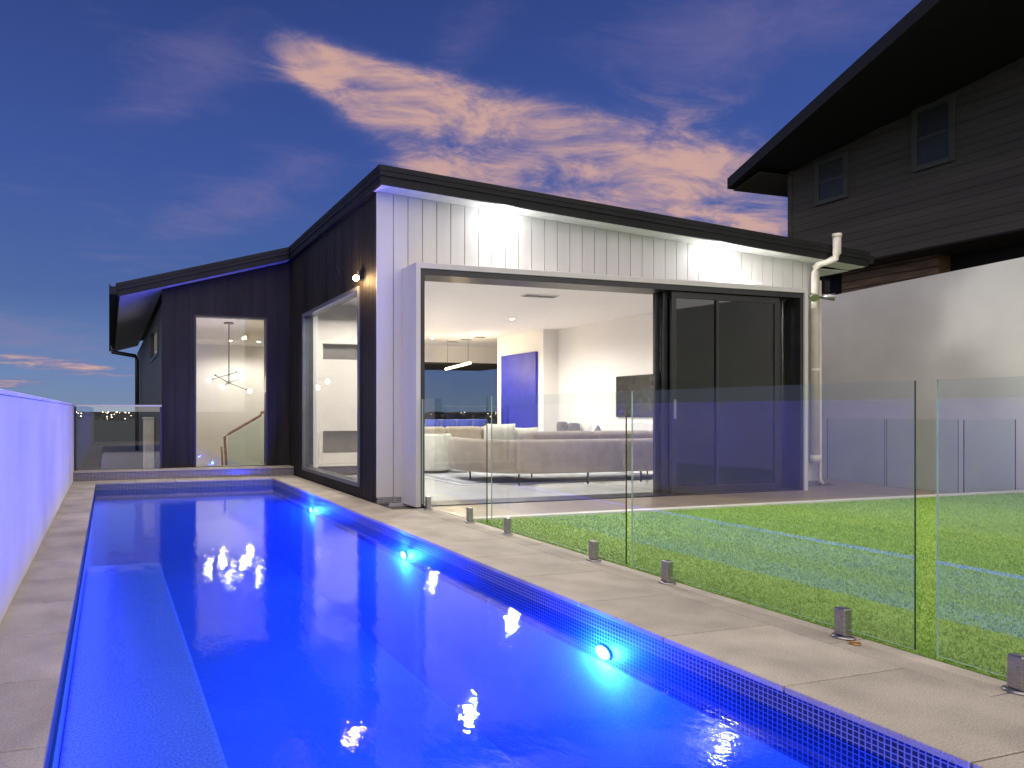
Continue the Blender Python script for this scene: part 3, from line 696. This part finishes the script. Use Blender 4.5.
# television, ledge and console
t = thing('television', (9.78,10.2,1.0), 'black wall mounted television on the white right hand wall', 'television')
m = MB(); m.box(9.75,9.818,9.30,11.41,.98,1.79); m.build('casing', BLACKMET, t, bevel=.006)
m = MB(); m.box(9.744,9.75,9.33,11.38,1.01,1.76); m.build('screen', mat('dark_screen',(.03,.03,.028),.12,spec=.8), t)
m = MB(); m.box(9.45,9.815,8.9,11.4,.0,.86); tag(m.build('fireplace_ledge', mat('white_stone',(.75,.73,.7),.4,var=.03), bevel=.006),'white stone ledge below the television','ledge')
m = MB(); m.box(9.42,9.81,11.45,13.2,.12,.60); m.box(9.40,9.815,11.43,13.22,.602,.64)
tag(m.build('console', mat('white_lacquer',(.75,.74,.72),.3,var=.02), bevel=.005),'low white console along the right hand wall','console')
RIB = mat('grey_ribbed_ceramic',(.22,.21,.21),.6,var=.2)
def vase(x,y,r_,h,label):
    m = MB(); n = 36; prof = [(.6,0),(.95,.08),(1,.3),(1,.7),(.92,.92),(.6,1)]; vs=[]; fs=[]
    for q,z in prof:
        for k in range(n):
            a = 2*math.pi*k/n; rr = r_*q*(1+.06*(k%2)); vs.append((x+rr*math.cos(a),y+rr*math.sin(a),.642+h*z))
    for i in range(len(prof)-1):
        for k in range(n): fs.append((i*n+k,i*n+(k+1)%n,(i+1)*n+(k+1)%n,(i+1)*n+k))
    m.add(vs,fs); m.add(vs[:n],[tuple(range(n))]); return tag(m.build('vase', RIB), label, 'vase', 'ribbed vases on the console')
vase(9.6,12.9,.11,.22,'dark grey ribbed vase on the console, left one of the pair'); vase(9.6,12.5,.12,.20,'lighter grey ribbed vase on the console, right one of the pair')
m = MB(); m.lathe((9.6,11.75,.642),[(.10,0),(.09,.02),(.03,.14),(.005,.17)],16); tag(m.build('ornament', RIB),'small dark cone ornament on the console behind the sofa','ornament')
# glassware
m = MB()
for dx,dy,h in [(0,0,.18),(.06,.14,.14),(-.03,.28,.2)]: m.lathe((9.6+dx,11.95+dy,.642),[(.03,0),(.035,h*.5),(.02,h)],12)
tag(m.build('glass_decanters', glass('clear_ware',(.85,.88,.88),.1)),'clear glassware standing on the white console','glassware')

# sofa
FAB = mat('taupe_sofa_fabric',(.33,.28,.24),.9,var=.08,nscale=7,bump=.4,bscale=420,sheen=.2)
FABD = mat('beige_cushion_fabric',(.40,.34,.27),.9,var=.08,nscale=7,bump=.4,bscale=420,sheen=.2)
IVORY = mat('ivory_fabric',(.66,.65,.58),.9,var=.05,nscale=9,bump=.5,bscale=300,sheen=.2)
def spline(pts, n=8):
    out = []
    P_ = [pts[0]]+list(pts)+[pts[-1]]
    for i in range(1,len(P_)-2):
        for k in range(n):
            t_ = k/n; p0,p1,p2,p3 = P_[i-1],P_[i],P_[i+1],P_[i+2]
            out.append(tuple(.5*((2*p1[j])+(-p0[j]+p2[j])*t_+(2*p0[j]-5*p1[j]+4*p2[j]-p3[j])*t_**2+(-p0[j]+3*p1[j]-3*p2[j]+p3[j])*t_**3) for j in range(2)))
    out.append(tuple(pts[-1])); return out
def ribbon(m, path, thick, z0, z1, rnd=.05, side=1, lean=0, mi=0):
    """closed rounded wall that follows a plan path; thickness to one side"""
    n = len(path); prof = []
    for a in range(0,91,30): prof.append((rnd-rnd*math.cos(R(a)), z1-rnd+rnd*math.sin(R(a))))
    for a in range(90,-1,-30): prof.append((thick-rnd+rnd*math.cos(R(a)), z1-rnd+rnd*math.sin(R(a))))
    prof += [(thick,z0+rnd*.6),(thick-rnd*.5,z0),(rnd*.5,z0),(0,z0+rnd*.6)]
    K = len(prof); vs = []
    for i,p in enumerate(path):
        a = Vector(path[max(i-1,0)]); b = Vector(path[min(i+1,n-1)]); d = (b-a).normalized(); nn = Vector((-d.y,d.x))*side
        for q,z in prof:
            ln = lean*(z-z0); vs.append((p[0]+nn.x*(q+ln),p[1]+nn.y*(q+ln),z))
    fs = [(i*K+k,i*K+(k+1)%K,(i+1)*K+(k+1)%K,(i+1)*K+k) for i in range(n-1) for k in range(K)]
    m.add(vs,fs,mi,True); m.add(vs[:K],[tuple(range(K))],mi); m.add(vs[-K:],[tuple(range(K))],mi)
SO = thing('sofa', (7.2,9.1,0), 'long taupe modular sofa with its back to the open doors', 'sofa')
path = spline([(5.42,10.25),(5.28,9.75),(5.36,9.22),(5.72,8.86),(6.4,8.70),(7.4,8.66),(8.4,8.66),(9.15,8.66)])
for a,b in ((0,25),(25,41),(41,len(path))):
    m = MB(); seg = path[a:b+1] if b < len(path) else path[a:]
    seg = list(seg)
    ribbon(m, seg, .20,.17,.67,.05,side=1,lean=.0); m.build('backrest', FAB, SO)
m = MB(); poly = [p for p in spline([(5.50,10.1),(5.46,9.72),(5.54,9.32),(5.84,9.05),(6.4,8.92),(7.4,8.88),(9.1,8.88)])]+[(9.1,9.75),(6.6,9.75),(6.45,10.2)]
m.prism(poly,.16,.42); m.build('seat', FAB, SO, bevel=.04, seg=3)
def cushion(name, c, w, h, d, rot, matl, parent=None, label=None, lean=0, group=None, cat='cushion'):
    m = MB(); n = 10; vs = []; fs = []
    for sgn in (-1,1):
        for i in range(n+1):
            for k in range(n+1):
                u = i/n*2-1; v = k/n*2-1
                bul = (max(0,(1-u**4)*(1-v**4)))**.5
                pin = 1-.06*(1-abs(u))*(abs(v)**3) ; pin2 = 1-.06*(1-abs(v))*(abs(u)**3)
                x = u*w/2*pin2; z = v*h/2*pin; y = sgn*d/2*bul
                y2 = y*math.cos(lean)-z*math.sin(lean); z2 = y*math.sin(lean)+z*math.cos(lean)
                vs.append((c[0]+x*math.cos(rot)-y2*math.sin(rot), c[1]+x*math.sin(rot)+y2*math.cos(rot), c[2]+z2))
    N = (n+1)**2
    for s_ in (0,1):
        for i in range(n):
            for k in range(n):
                q = (s_*N+i*(n+1)+k, s_*N+(i+1)*(n+1)+k, s_*N+(i+1)*(n+1)+k+1, s_*N+i*(n+1)+k+1); fs.append(q)
    m.add(vs,fs,0,True)
    o = m.build(name, matl, parent)
    if label: tag(o,label,cat,group)
    return o
for x0,x1 in ((6.05,7.25),(7.28,8.35),(8.38,9.1)):
    m = MB(); m.box(x0,x1,8.90,9.12,.42,.79); m.build('back_cushion', FAB, SO, bevel=.07, seg=4)
for x,y in ((5.79,8.78),(6.93,8.70),(7.9,8.70),(5.45,9.6),(6.6,9.65),(8.9,9.65)):
    m = MB(); m.tube([(x,y,.17),(x,y,0.0)],[.016,.010],8); m.build('leg', BLACKMET, SO)
gc = 'loose cushions on the sofas'
cushion('cushion',(5.75,9.25,.68),.50,.46,.16,R(-12),IVORY,None,'ivory square cushion standing tallest at the left end of the long sofa',.12,gc)
cushion('cushion',(6.22,9.30,.64),.52,.42,.16,R(5),IVORY,None,'ivory cushion next to the blue artwork on the long sofa',.15,gc)
cushion('cushion',(6.05,9.46,.62),.46,.40,.15,R(-25),mat('patterned_cushion',(.6,.6,.58),.9,c2=(.08,.08,.10),nscale=24),None,'white cushion with dark pattern leaning on the long sofa',.2,gc)
S2 = thing('sofa', (7,12.5,0), 'beige sofa across the room facing the open doors', 'sofa')
m = MB(); m.box(5.75,8.3,12.0,12.95,.16,.42); m.build('seat', FABD, S2, bevel=.05, seg=3)
m = MB(); m.box(5.75,8.3,12.78,12.98,.16,.72); m.build('backrest', FABD, S2, bevel=.05, seg=3)
for x0,x1 in ((5.8,6.6),(6.62,7.42),(7.44,8.25)):
    m = MB(); m.box(x0,x1,12.55,12.77,.42,.78); m.build('back_cushion', FABD, S2, bevel=.07, seg=4)
for x in (5.85,8.2):
    for y in (12.1,12.85): m = MB(); m.tube([(x,y,.16),(x,y,0)],[.016,.01],8); m.build('leg', BLACKMET, S2)
# tub armchair
AC = thing('armchair', (5.52,11.15,0), 'white rounded tub armchair on a dark plinth left of the sofa', 'armchair')
def ring(cx,cy,rx,ry,a0,a1,n=22): return [(cx+rx*math.cos(R(a0+(a1-a0)*i/n)), cy+ry*math.sin(R(a0+(a1-a0)*i/n))) for i in range(n+1)]
m = MB(); ribbon(m, ring(5.50,11.15,.40,.42,165,330),.13,.06,.70,.05,side=1); m.build('backrest', IVORY, AC)
m = MB(); m.lathe((5.55,11.18,.06),[(.36,0),(.38,.05),(.38,.32),(.33,.37),(.1,.39)],28); m.build('seat', IVORY, AC)
m = MB(); m.lathe((5.5,11.15,0),[(.35,0),(.35,.058)],28); m.build('plinth', BLACKMET, AC)
m = MB(); m.lathe((5.98,11.0,0.03),[(.20,0),(.22,.03),(.22,.36),(.19,.40),(.05,.41)],24)
tag(m.build('pouf', mat('bright_white_fabric',(.8,.8,.82),.9,bump=.3,bscale=300)),'round white pouf beside the tub armchair','pouf')
# rug
m = MB(); m.prism([(4.95,9.0),(8.95,9.0),(8.95,12.4),(4.95,12.4)],.002,.012,0)
r0 = m.build('rug', mat('grey_white_rug',(.55,.56,.60),.95,bump=.4,bscale=250)); tag(r0,'pale grey rug with a dark border line under the sofas','rug')
m = MB()
for a in (.12,.2):
    m.box(4.95+a,8.95-a,9.0+a,9.0+a+.02,.013,.015); m.box(4.95+a,8.95-a,12.4-a-.02,12.4-a,.013,.015)
    m.box(4.95+a,4.97+a,9.02+a,12.38-a,.013,.015); m.box(8.93-a,8.95-a,9.02+a,12.38-a,.013,.015)
m.build('border_line', mat('dark_rug_line',(.05,.05,.07),.9), r0)
# coffee table
t = thing('coffee_table',(7.3,10.8,0),'low round dark coffee table between the two sofas','table')
m = MB(); m.lathe((7.3,10.8,.33),[(.45,0),(.47,.015),(.45,.03)],32); m.build('tabletop', mat('dark_oak',(.07,.05,.04),.4,var=.2), t)
m = MB(); m.lathe((7.3,10.8,.013),[(.25,0),(.18,.02),(.05,.30),(.2,.316)],24); m.build('pedestal', BLACKMET, t)
# dining table and chairs
t = thing('dining_table',(8.3,15.4,0),'pale dining table beyond the sofas near the balcony','table')
m = MB(); m.obox((8.35,15.9),.24,1,.9,.95,.72,.76); m.build('tabletop', mat('pale_top',(.5,.48,.45),.3), t, bevel=.004)
for dx,dy in ((-.35,-.38),(.35,-.38),(-.35,.38),(.35,.38)):
    m = MB(); m.tube([(8.35+dx,15.9+dy,.72),(8.35+dx*1.05,15.9+dy*1.05,0)],.02,8); m.build('leg', BLACKMET, t)
VEL = mat('blue_velvet',(.05,.08,.42),.8,var=.15,nscale=9,sheen=.4)
def chair(x,y,label):
    t = thing('dining_chair',(x,y,0),label,'chair','blue dining chairs')
    m = MB(); m.box(x-.22,x+.22,y-.2,y+.22,.42,.50); m.build('seat', VEL, t, bevel=.03, seg=3)
    m = MB(); ribbon(m, [(x+.23*math.cos(R(a)), y-.02+.22*math.sin(R(a))) for a in range(200,341,14)],.05,.46,.90,.02,side=1); m.build('backrest', VEL, t)
    for dx,dy in ((-.19,-.17),(.19,-.17),(-.19,.19),(.19,.19)):
        m = MB(); m.tube([(x+dx,y+dy,.42),(x+dx*1.15,y+dy*1.15,0)],.012,6); m.build('leg', BLACKMET, t)
for i,(x,y) in enumerate([(7.35,14.75),(7.85,14.9),(8.35,15.05),(8.85,15.2)]):
    chair(x,y,['blue dining chair at the left end of the row','second blue dining chair from the left','third blue dining chair from the left','blue dining chair at the right end of the row'][i])

# outdoor lamps
def flood(x,label):
    z = roofz(x)-.215; t = thing('soffit_light',(x,7.43,z),label,'floodlight','white soffit lights above the sliding doors')
    m = MB(); m.lathe((x,7.43,z-.012),[(.045,0),(.05,.004),(.05,.012)],20); m.build('housing', SOFFIT, t)
    m = MB(); m.lathe((x,7.43,z-.016),[(.001,-.002),(.040,0),(.040,.003)],20); m.build('lens', emis('cool_white_lens',(.92,.98,1),160), t)
    lamp('POINT',(x,7.36,z-.10),FLW,(.96,.97,.95),.07,t)
    dv = Vector((.55,-.62,-.55)) if x > 6 else Vector((.1,-.8,-.6))
    lamp('SPOT',(x,7.34,z-.10),FLS,(1,.97,.90),.16,t,rot=dv.to_track_quat('-Z','Y').to_euler(),spot=R(150),blend=1.0)
FLW = 8; FLS = 170
flood(4.66,'bright soffit light on the white gable, left one of two'); flood(8.05,'bright soffit light on the white gable, right one of two')
t = thing('wall_lamp',(3.0,8.02,2.76),'small warm wall lamp glowing on the black side wall above the window','wall lamp')
m = MB(); m.box(2.985,3.038,7.98,8.06,2.74,2.85); m.build('bracket', BLACKMET, t)
m = MB(); m.ball((2.955,8.02,2.76),.035); m.build('bulb', emis('warm_bulb',(1,.62,.25),70), t)
lamp('POINT',(2.90,8.06,2.74),12,(1,.62,.28),.03,t)
lamp('SPOT',(3.01,7.62,2.76),5,(1,.66,.3),.02,t,spot=R(70),blend=.6)
# security light on the wall right of the doors
t = thing('security_light',(9.55,7.45,2.70),'twin head steel security light by the downpipe','security light')
m = MB(); m.lathe((9.66,7.50,2.76),[(.05,0),(.05,-.03)],16,axis='y'); m.tube([(9.66,7.46,2.76),(9.64,7.36,2.74)],.014,8); m.tube([(9.66,7.46,2.76),(9.80,7.32,2.73)],.014,8); m.build('mount', STEEL, t)
for c,e in (((9.64,7.36,2.76),(9.56,7.24,2.70)),((9.80,7.32,2.74),(9.90,7.20,2.72))):
    m = MB(); m.tube([c,e],[.035,.055],14); m.build('head', STEEL, t)

# ------------------------------------------------------------------ NEIGHBOUR HOUSE
N = thing('house',(18,8,-3.2),'dark two storey weatherboard house with a wide black eave beyond the grey wall','house')
NW = mat('dark_weatherboard',(.07,.065,.058),.85,var=.12,nscale=1.2,stretch=(1,.3,3))
def nz(y): return 6.46+.13*(11.5-y)
m = MB(); nx = 14.5; z = 4.12; k = 0
while z < 7.6:
    # each board tapered (weatherboard lap), clipped under the sloping soffit
    y_lo = 1.0; zt_ = z+.15
    yc = 11.5 if zt_ <= nz(11.5) else 11.5-(zt_-nz(11.5))/.13
    if yc > 1.2: m.hexa([(nx-.009,y_lo,z),(nx+.1,y_lo,z),(nx+.1,yc,z),(nx-.009,yc,z)],[(nx,y_lo,zt_-.002),(nx+.1,y_lo,zt_-.002),(nx+.1,yc,zt_-.002),(nx,yc,zt_-.002)])
    z += .15
m.build('cladding', NW, N)
m = MB(); m.hexa([(nx+.03,1,4.10),(22,1,4.10),(22,11.49,4.10),(nx+.03,11.49,4.10)],[(nx+.03,1,nz(1)-.01),(22,1,nz(1)-.01),(22,11.49,nz(11.49)-.01),(nx+.03,11.49,nz(11.49)-.01)]); m.box(nx-.03,nx+.03,11.47,11.56,4.1,6.46); m.build('wall', NW, N)
m = MB(); m.box(15.6,22,1,11.48,-3.3,4.095); m.box(15.6,22,11.482,14.5,-3.3,4.6); m.build('lower_wall', mat('lower_dark_wall',(.012,.013,.013),.8), N)
m = MB(); 
for i in range(10): m.box(15.18,15.24,9.1,10.9,2.6+i*.16,2.6+i*.16+.145)
m.box(15.24,15.5,9.1,10.9,2.5,4.09); m.build('timber_screen', mat('brown_timber_batten',(.22,.14,.075),.6,var=.25,nscale=5,stretch=(1,.4,6)), N)
DARKR = mat('near_black_roof',(.007,.007,.007),.7,var=.3)
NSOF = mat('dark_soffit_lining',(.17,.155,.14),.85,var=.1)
# roof: verge splays away from the wall towards the viewer
def vx(y): return 13.80-.4075*(12.5-y)*.995
ys = [12.5,1.0]
m = MB()
b = [(vx(1),1,nz(1)+.0),(23,1,nz(1)),(23,12.5,nz(12.5)-.09),(vx(12.5),12.5,nz(12.5)-.09)]
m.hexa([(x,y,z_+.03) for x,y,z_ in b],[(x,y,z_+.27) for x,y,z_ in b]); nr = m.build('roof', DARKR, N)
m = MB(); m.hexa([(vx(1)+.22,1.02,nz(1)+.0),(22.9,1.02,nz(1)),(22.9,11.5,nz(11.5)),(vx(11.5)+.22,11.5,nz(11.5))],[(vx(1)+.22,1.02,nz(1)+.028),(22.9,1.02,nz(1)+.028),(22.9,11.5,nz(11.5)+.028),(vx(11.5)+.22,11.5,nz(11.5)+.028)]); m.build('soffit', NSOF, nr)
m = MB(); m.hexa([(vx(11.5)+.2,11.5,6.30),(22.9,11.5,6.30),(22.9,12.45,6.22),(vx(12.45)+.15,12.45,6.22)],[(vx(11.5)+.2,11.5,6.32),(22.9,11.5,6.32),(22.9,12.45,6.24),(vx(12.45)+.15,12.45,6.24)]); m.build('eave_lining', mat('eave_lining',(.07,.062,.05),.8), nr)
def nwindow(y0,y1,z0,z1):
    m = MB(); f = .09
    m.box(nx-.05,nx+.02,y0-f,y0,z0-f,z1+f); m.box(nx-.05,nx+.02,y1,y1+f,z0-f,z1+f); m.box(nx-.05,nx+.02,y0,y1,z1,z1+f); m.box(nx-.07,nx+.02,y0-.02,y1+.02,z0-f,z0)
    m.box(nx-.035,nx+.02,y0,y1,(z0+z1)/2-.025,(z0+z1)/2+.025)
    w = m.build('window', mat('dark_grey_trim',(.065,.068,.062),.6,var=.1), N, bevel=.004)
    m = MB(); m.box(nx-.025,nx-.02,y0,y1,z0,z1); m.build('pane', mat('dark_window_glass',(.035,.04,.042),.35,spec=.4), w)
nwindow(10.36,10.86,5.56,6.32); nwindow(8.52,9.02,5.66,6.66)
m = MB(); m.box(13.3,15.15,11.8,12.0,2.8,4.2)
# ------------------------------------------------------------------ SKY
w = bpy.data.worlds.new('World'); scene.world = w; w.use_nodes = True
t = w.node_tree; t.nodes.clear()
def wn(ty, **kw):
    nd = t.nodes.new(ty)
    for k, v in kw.items(): setattr(nd, k, v)
    return nd
L = t.links.new
def M(op, a=None, b=None, c=None, clamp=False):
    nd = wn('ShaderNodeMath', operation=op, use_clamp=clamp)
    for i,v in enumerate((a,b,c)):
        if v is None: continue
        if isinstance(v,(int,float)): nd.inputs[i].default_value = v
        else: L(v, nd.inputs[i])
    return nd.outputs[0]
tc = wn('ShaderNodeTexCoord'); sx = wn('ShaderNodeSeparateXYZ'); L(tc.outputs['Generated'], sx.inputs[0])
az = M('ARCTAN2', sx.outputs[0], sx.outputs[1]); el = M('ARCSINE', sx.outputs[2])
ramp = wn('ShaderNodeValToRGB'); L(M('DIVIDE', el, .75, clamp=True), ramp.inputs[0])
def setramp(r_, els):
    r_.color_ramp.elements[0].position = els[0][0]; r_.color_ramp.elements[0].color = els[0][1]
    r_.color_ramp.elements[1].position = els[-1][0]; r_.color_ramp.elements[1].color = els[-1][1]
    for p_,c_ in els[1:-1]: e = r_.color_ramp.elements.new(p_); e.color = c_
setramp(ramp, [(0,rgb(112,134,160)),(.07,rgb(92,124,172)),(.22,rgb(62,92,152)),(.45,rgb(50,76,146)),(.72,rgb(40,61,124)),(1,rgb(36,52,104))])
# perspective cloud sheet coordinates
zz = M('MAXIMUM', sx.outputs[2], .03)
cv = wn('ShaderNodeCombineXYZ'); L(M('DIVIDE', sx.outputs[0], M('ADD',zz,.12)), cv.inputs[0]); L(M('DIVIDE', sx.outputs[1], M('ADD',zz,.12)), cv.inputs[1])
mp = wn('ShaderNodeMapping'); mp.inputs['Rotation'].default_value = (0,0,R(-38)); mp.inputs['Scale'].default_value = (1.15,1.9,1); L(cv.outputs[0], mp.inputs[0])
n1 = wn('ShaderNodeTexNoise'); n1.inputs['Scale'].default_value = 2.6; n1.inputs['Detail'].default_value = 12; n1.inputs['Roughness'].default_value = .66; n1.inputs['Distortion'].default_value = .7; L(mp.outputs[0], n1.inputs['Vector'])
n2 = wn('ShaderNodeTexNoise'); n2.inputs['Scale'].default_value = 1.3; n2.inputs['Detail'].default_value = 10; n2.inputs['Roughness'].default_value = .7; n2.inputs['Distortion'].default_value = .4; L(mp.outputs[0], n2.inputs['Vector'])
f_ = M('ADD', M('MULTIPLY', n1.outputs[0], .62), M('MULTIPLY', n2.outputs[0], .38))
def dirof(px,py):
    c_,s_ = .9590,.2835; u = (px-311)/683; d = Vector((u*c_+s_, -u*s_+c_, -(py-411)/683)).normalized()
    return math.atan2(d.x,d.y), math.asin(d.z)
def blob(a0,e0,ra,re,ang,amp):
    """soft elliptical cloud region in azimuth / elevation"""
    da = M('SUBTRACT', az, a0); de = M('SUBTRACT', el, e0); ca,sa = math.cos(ang),math.sin(ang)
    u = M('DIVIDE', M('ADD', M('MULTIPLY',da,ca), M('MULTIPLY',de,sa)), ra)
    v = M('DIVIDE', M('SUBTRACT', M('MULTIPLY',de,ca), M('MULTIPLY',da,sa)), re)
    r2 = M('ADD', M('MULTIPLY',u,u), M('MULTIPLY',v,v))
    return M('MULTIPLY', M('POWER', 2.718, M('MULTIPLY', r2, -1.0)), amp)
BL = []
WB = []
def addblob(p, q, width, amp, wisp=False):
    a0,e0 = dirof(*p); a1,e1 = dirof(*q); ang = math.atan2(e1-e0,a1-a0)
    (WB if wisp else BL).append(blob((a0+a1)/2,(e0+e1)/2, math.hypot(a1-a0,e1-e0)/2*1.05+.01, width, ang, amp))
addblob((250,28),(420,105),.038,.56)
addblob((340,90),(540,115),.05,.46)
addblob((360,120),(640,190),.060,.42)
addblob((560,130),(800,190),.075,.56)
addblob((430,175),(790,228),.055,.52)
addblob((-60,350),(150,374),.013,.52)
addblob((-80,318),(110,345),.025,.34,True)
addblob((-60,388),(60,380),.011,.48)
addblob((110,110),(260,30),.05,.30,True)
addblob((130,240),(330,170),.04,.30,True)
addblob((600,40),(900,10),.05,.30,True)
addblob((430,60),(500,10),.04,.30,True)
addblob((1050,300),(1500,280),.2,.4)
addblob((-900,300),(-500,250),.2,.4)
tot = BL[0]
for b_ in BL[1:]: tot = M('ADD', tot, b_)
tot = M('MINIMUM', tot, .51)
den = wn('ShaderNodeMapRange', interpolation_type='SMOOTHSTEP'); den.inputs[1].default_value = .70; den.inputs[2].default_value = 1.16; L(M('ADD', f_, tot), den.inputs[0])
ccol = wn('ShaderNodeValToRGB'); L(M('ADD', M('MULTIPLY', n1.outputs[0], .6), M('MULTIPLY', den.outputs[0], .32)), ccol.inputs[0])
setramp(ccol, [(.34,rgb(96,100,152)),(.47,rgb(150,128,152)),(.64,rgb(205,163,148))])
wt = WB[0]
for b_ in WB[1:]: wt = M('ADD', wt, b_)
dw = wn('ShaderNodeMapRange', interpolation_type='SMOOTHSTEP'); dw.inputs[1].default_value = .52; dw.inputs[2].default_value = 1.0; L(M('ADD', f_, wt), dw.inputs[0])
mw = wn('ShaderNodeMix', data_type='RGBA'); L(M('MULTIPLY', dw.outputs[0], .42), mw.inputs[0]); L(ramp.outputs[0], mw.inputs[6]); mw.inputs[7].default_value = rgb(128,116,160)
mx = wn('ShaderNodeMix', data_type='RGBA'); L(M('MULTIPLY', den.outputs[0], .88), mx.inputs[0]); L(mw.outputs[2], mx.inputs[6]); L(ccol.outputs[0], mx.inputs[7])
# below the horizon: dark land colour
lo = wn('ShaderNodeMix', data_type='RGBA'); L(M('GREATER_THAN', sx.outputs[2], -.004), lo.inputs[0]); lo.inputs[6].default_value = (.02,.025,.03,1); L(mx.outputs[2], lo.inputs[7])
# a faint physical sky (sun just below the horizon) adds its own glow to the painted cloudscape
ns = wn('ShaderNodeTexSky', sky_type='NISHITA'); ns.sun_disc = False; ns.sun_elevation = R(-2); ns.sun_rotation = R(-60)
bg = wn('ShaderNodeBackground'); bg.inputs[1].default_value = .66; L(lo.outputs[2], bg.inputs[0])
bg2 = wn('ShaderNodeBackground'); bg2.inputs[1].default_value = .05; L(ns.outputs[0], bg2.inputs[0])
ads = wn('ShaderNodeAddShader'); L(bg.outputs[0], ads.inputs[0]); L(bg2.outputs[0], ads.inputs[1])
wo = wn('ShaderNodeOutputWorld'); L(ads.outputs[0], wo.inputs[0])
# last glow of dusk, very soft
sd = bpy.data.lights.new('sun','SUN'); sd.energy = 2.6; sd.angle = R(130); sd.color = (1,.86,.74)
so = bpy.data.objects.new('sun', sd); col.objects.link(so); so.rotation_euler = (R(46),0,R(-10))

# ------------------------------------------------------------------ CAMERA
cam = bpy.data.cameras.new('camera'); co_ = bpy.data.objects.new('camera', cam); col.objects.link(co_)
co_.location = (0,0,1.1); co_.rotation_euler = (R(90),0,-math.atan2(.2835,.9590))
cam.sensor_width = 36; cam.lens = 683/1024*36; cam.shift_x = (512-311)/1024; cam.shift_y = (411-384)/1024
cam.clip_start = .05; cam.clip_end = 60000
scene.camera = co_
scene.view_settings.view_transform = 'Standard'; scene.view_settings.look = 'None'; scene.view_settings.exposure = .75; scene.view_settings.gamma = 1
scene.render.engine = 'CYCLES'
cy = scene.cycles; cy.use_denoising = True; cy.max_bounces = 10; cy.diffuse_bounces = 5; cy.glossy_bounces = 5; cy.transparent_max_bounces = 24
cy.sample_clamp_indirect = 8; cy.caustics_reflective = False; cy.caustics_refractive = False
try: cy.denoiser = 'OPENIMAGEDENOISE'
except Exception: pass
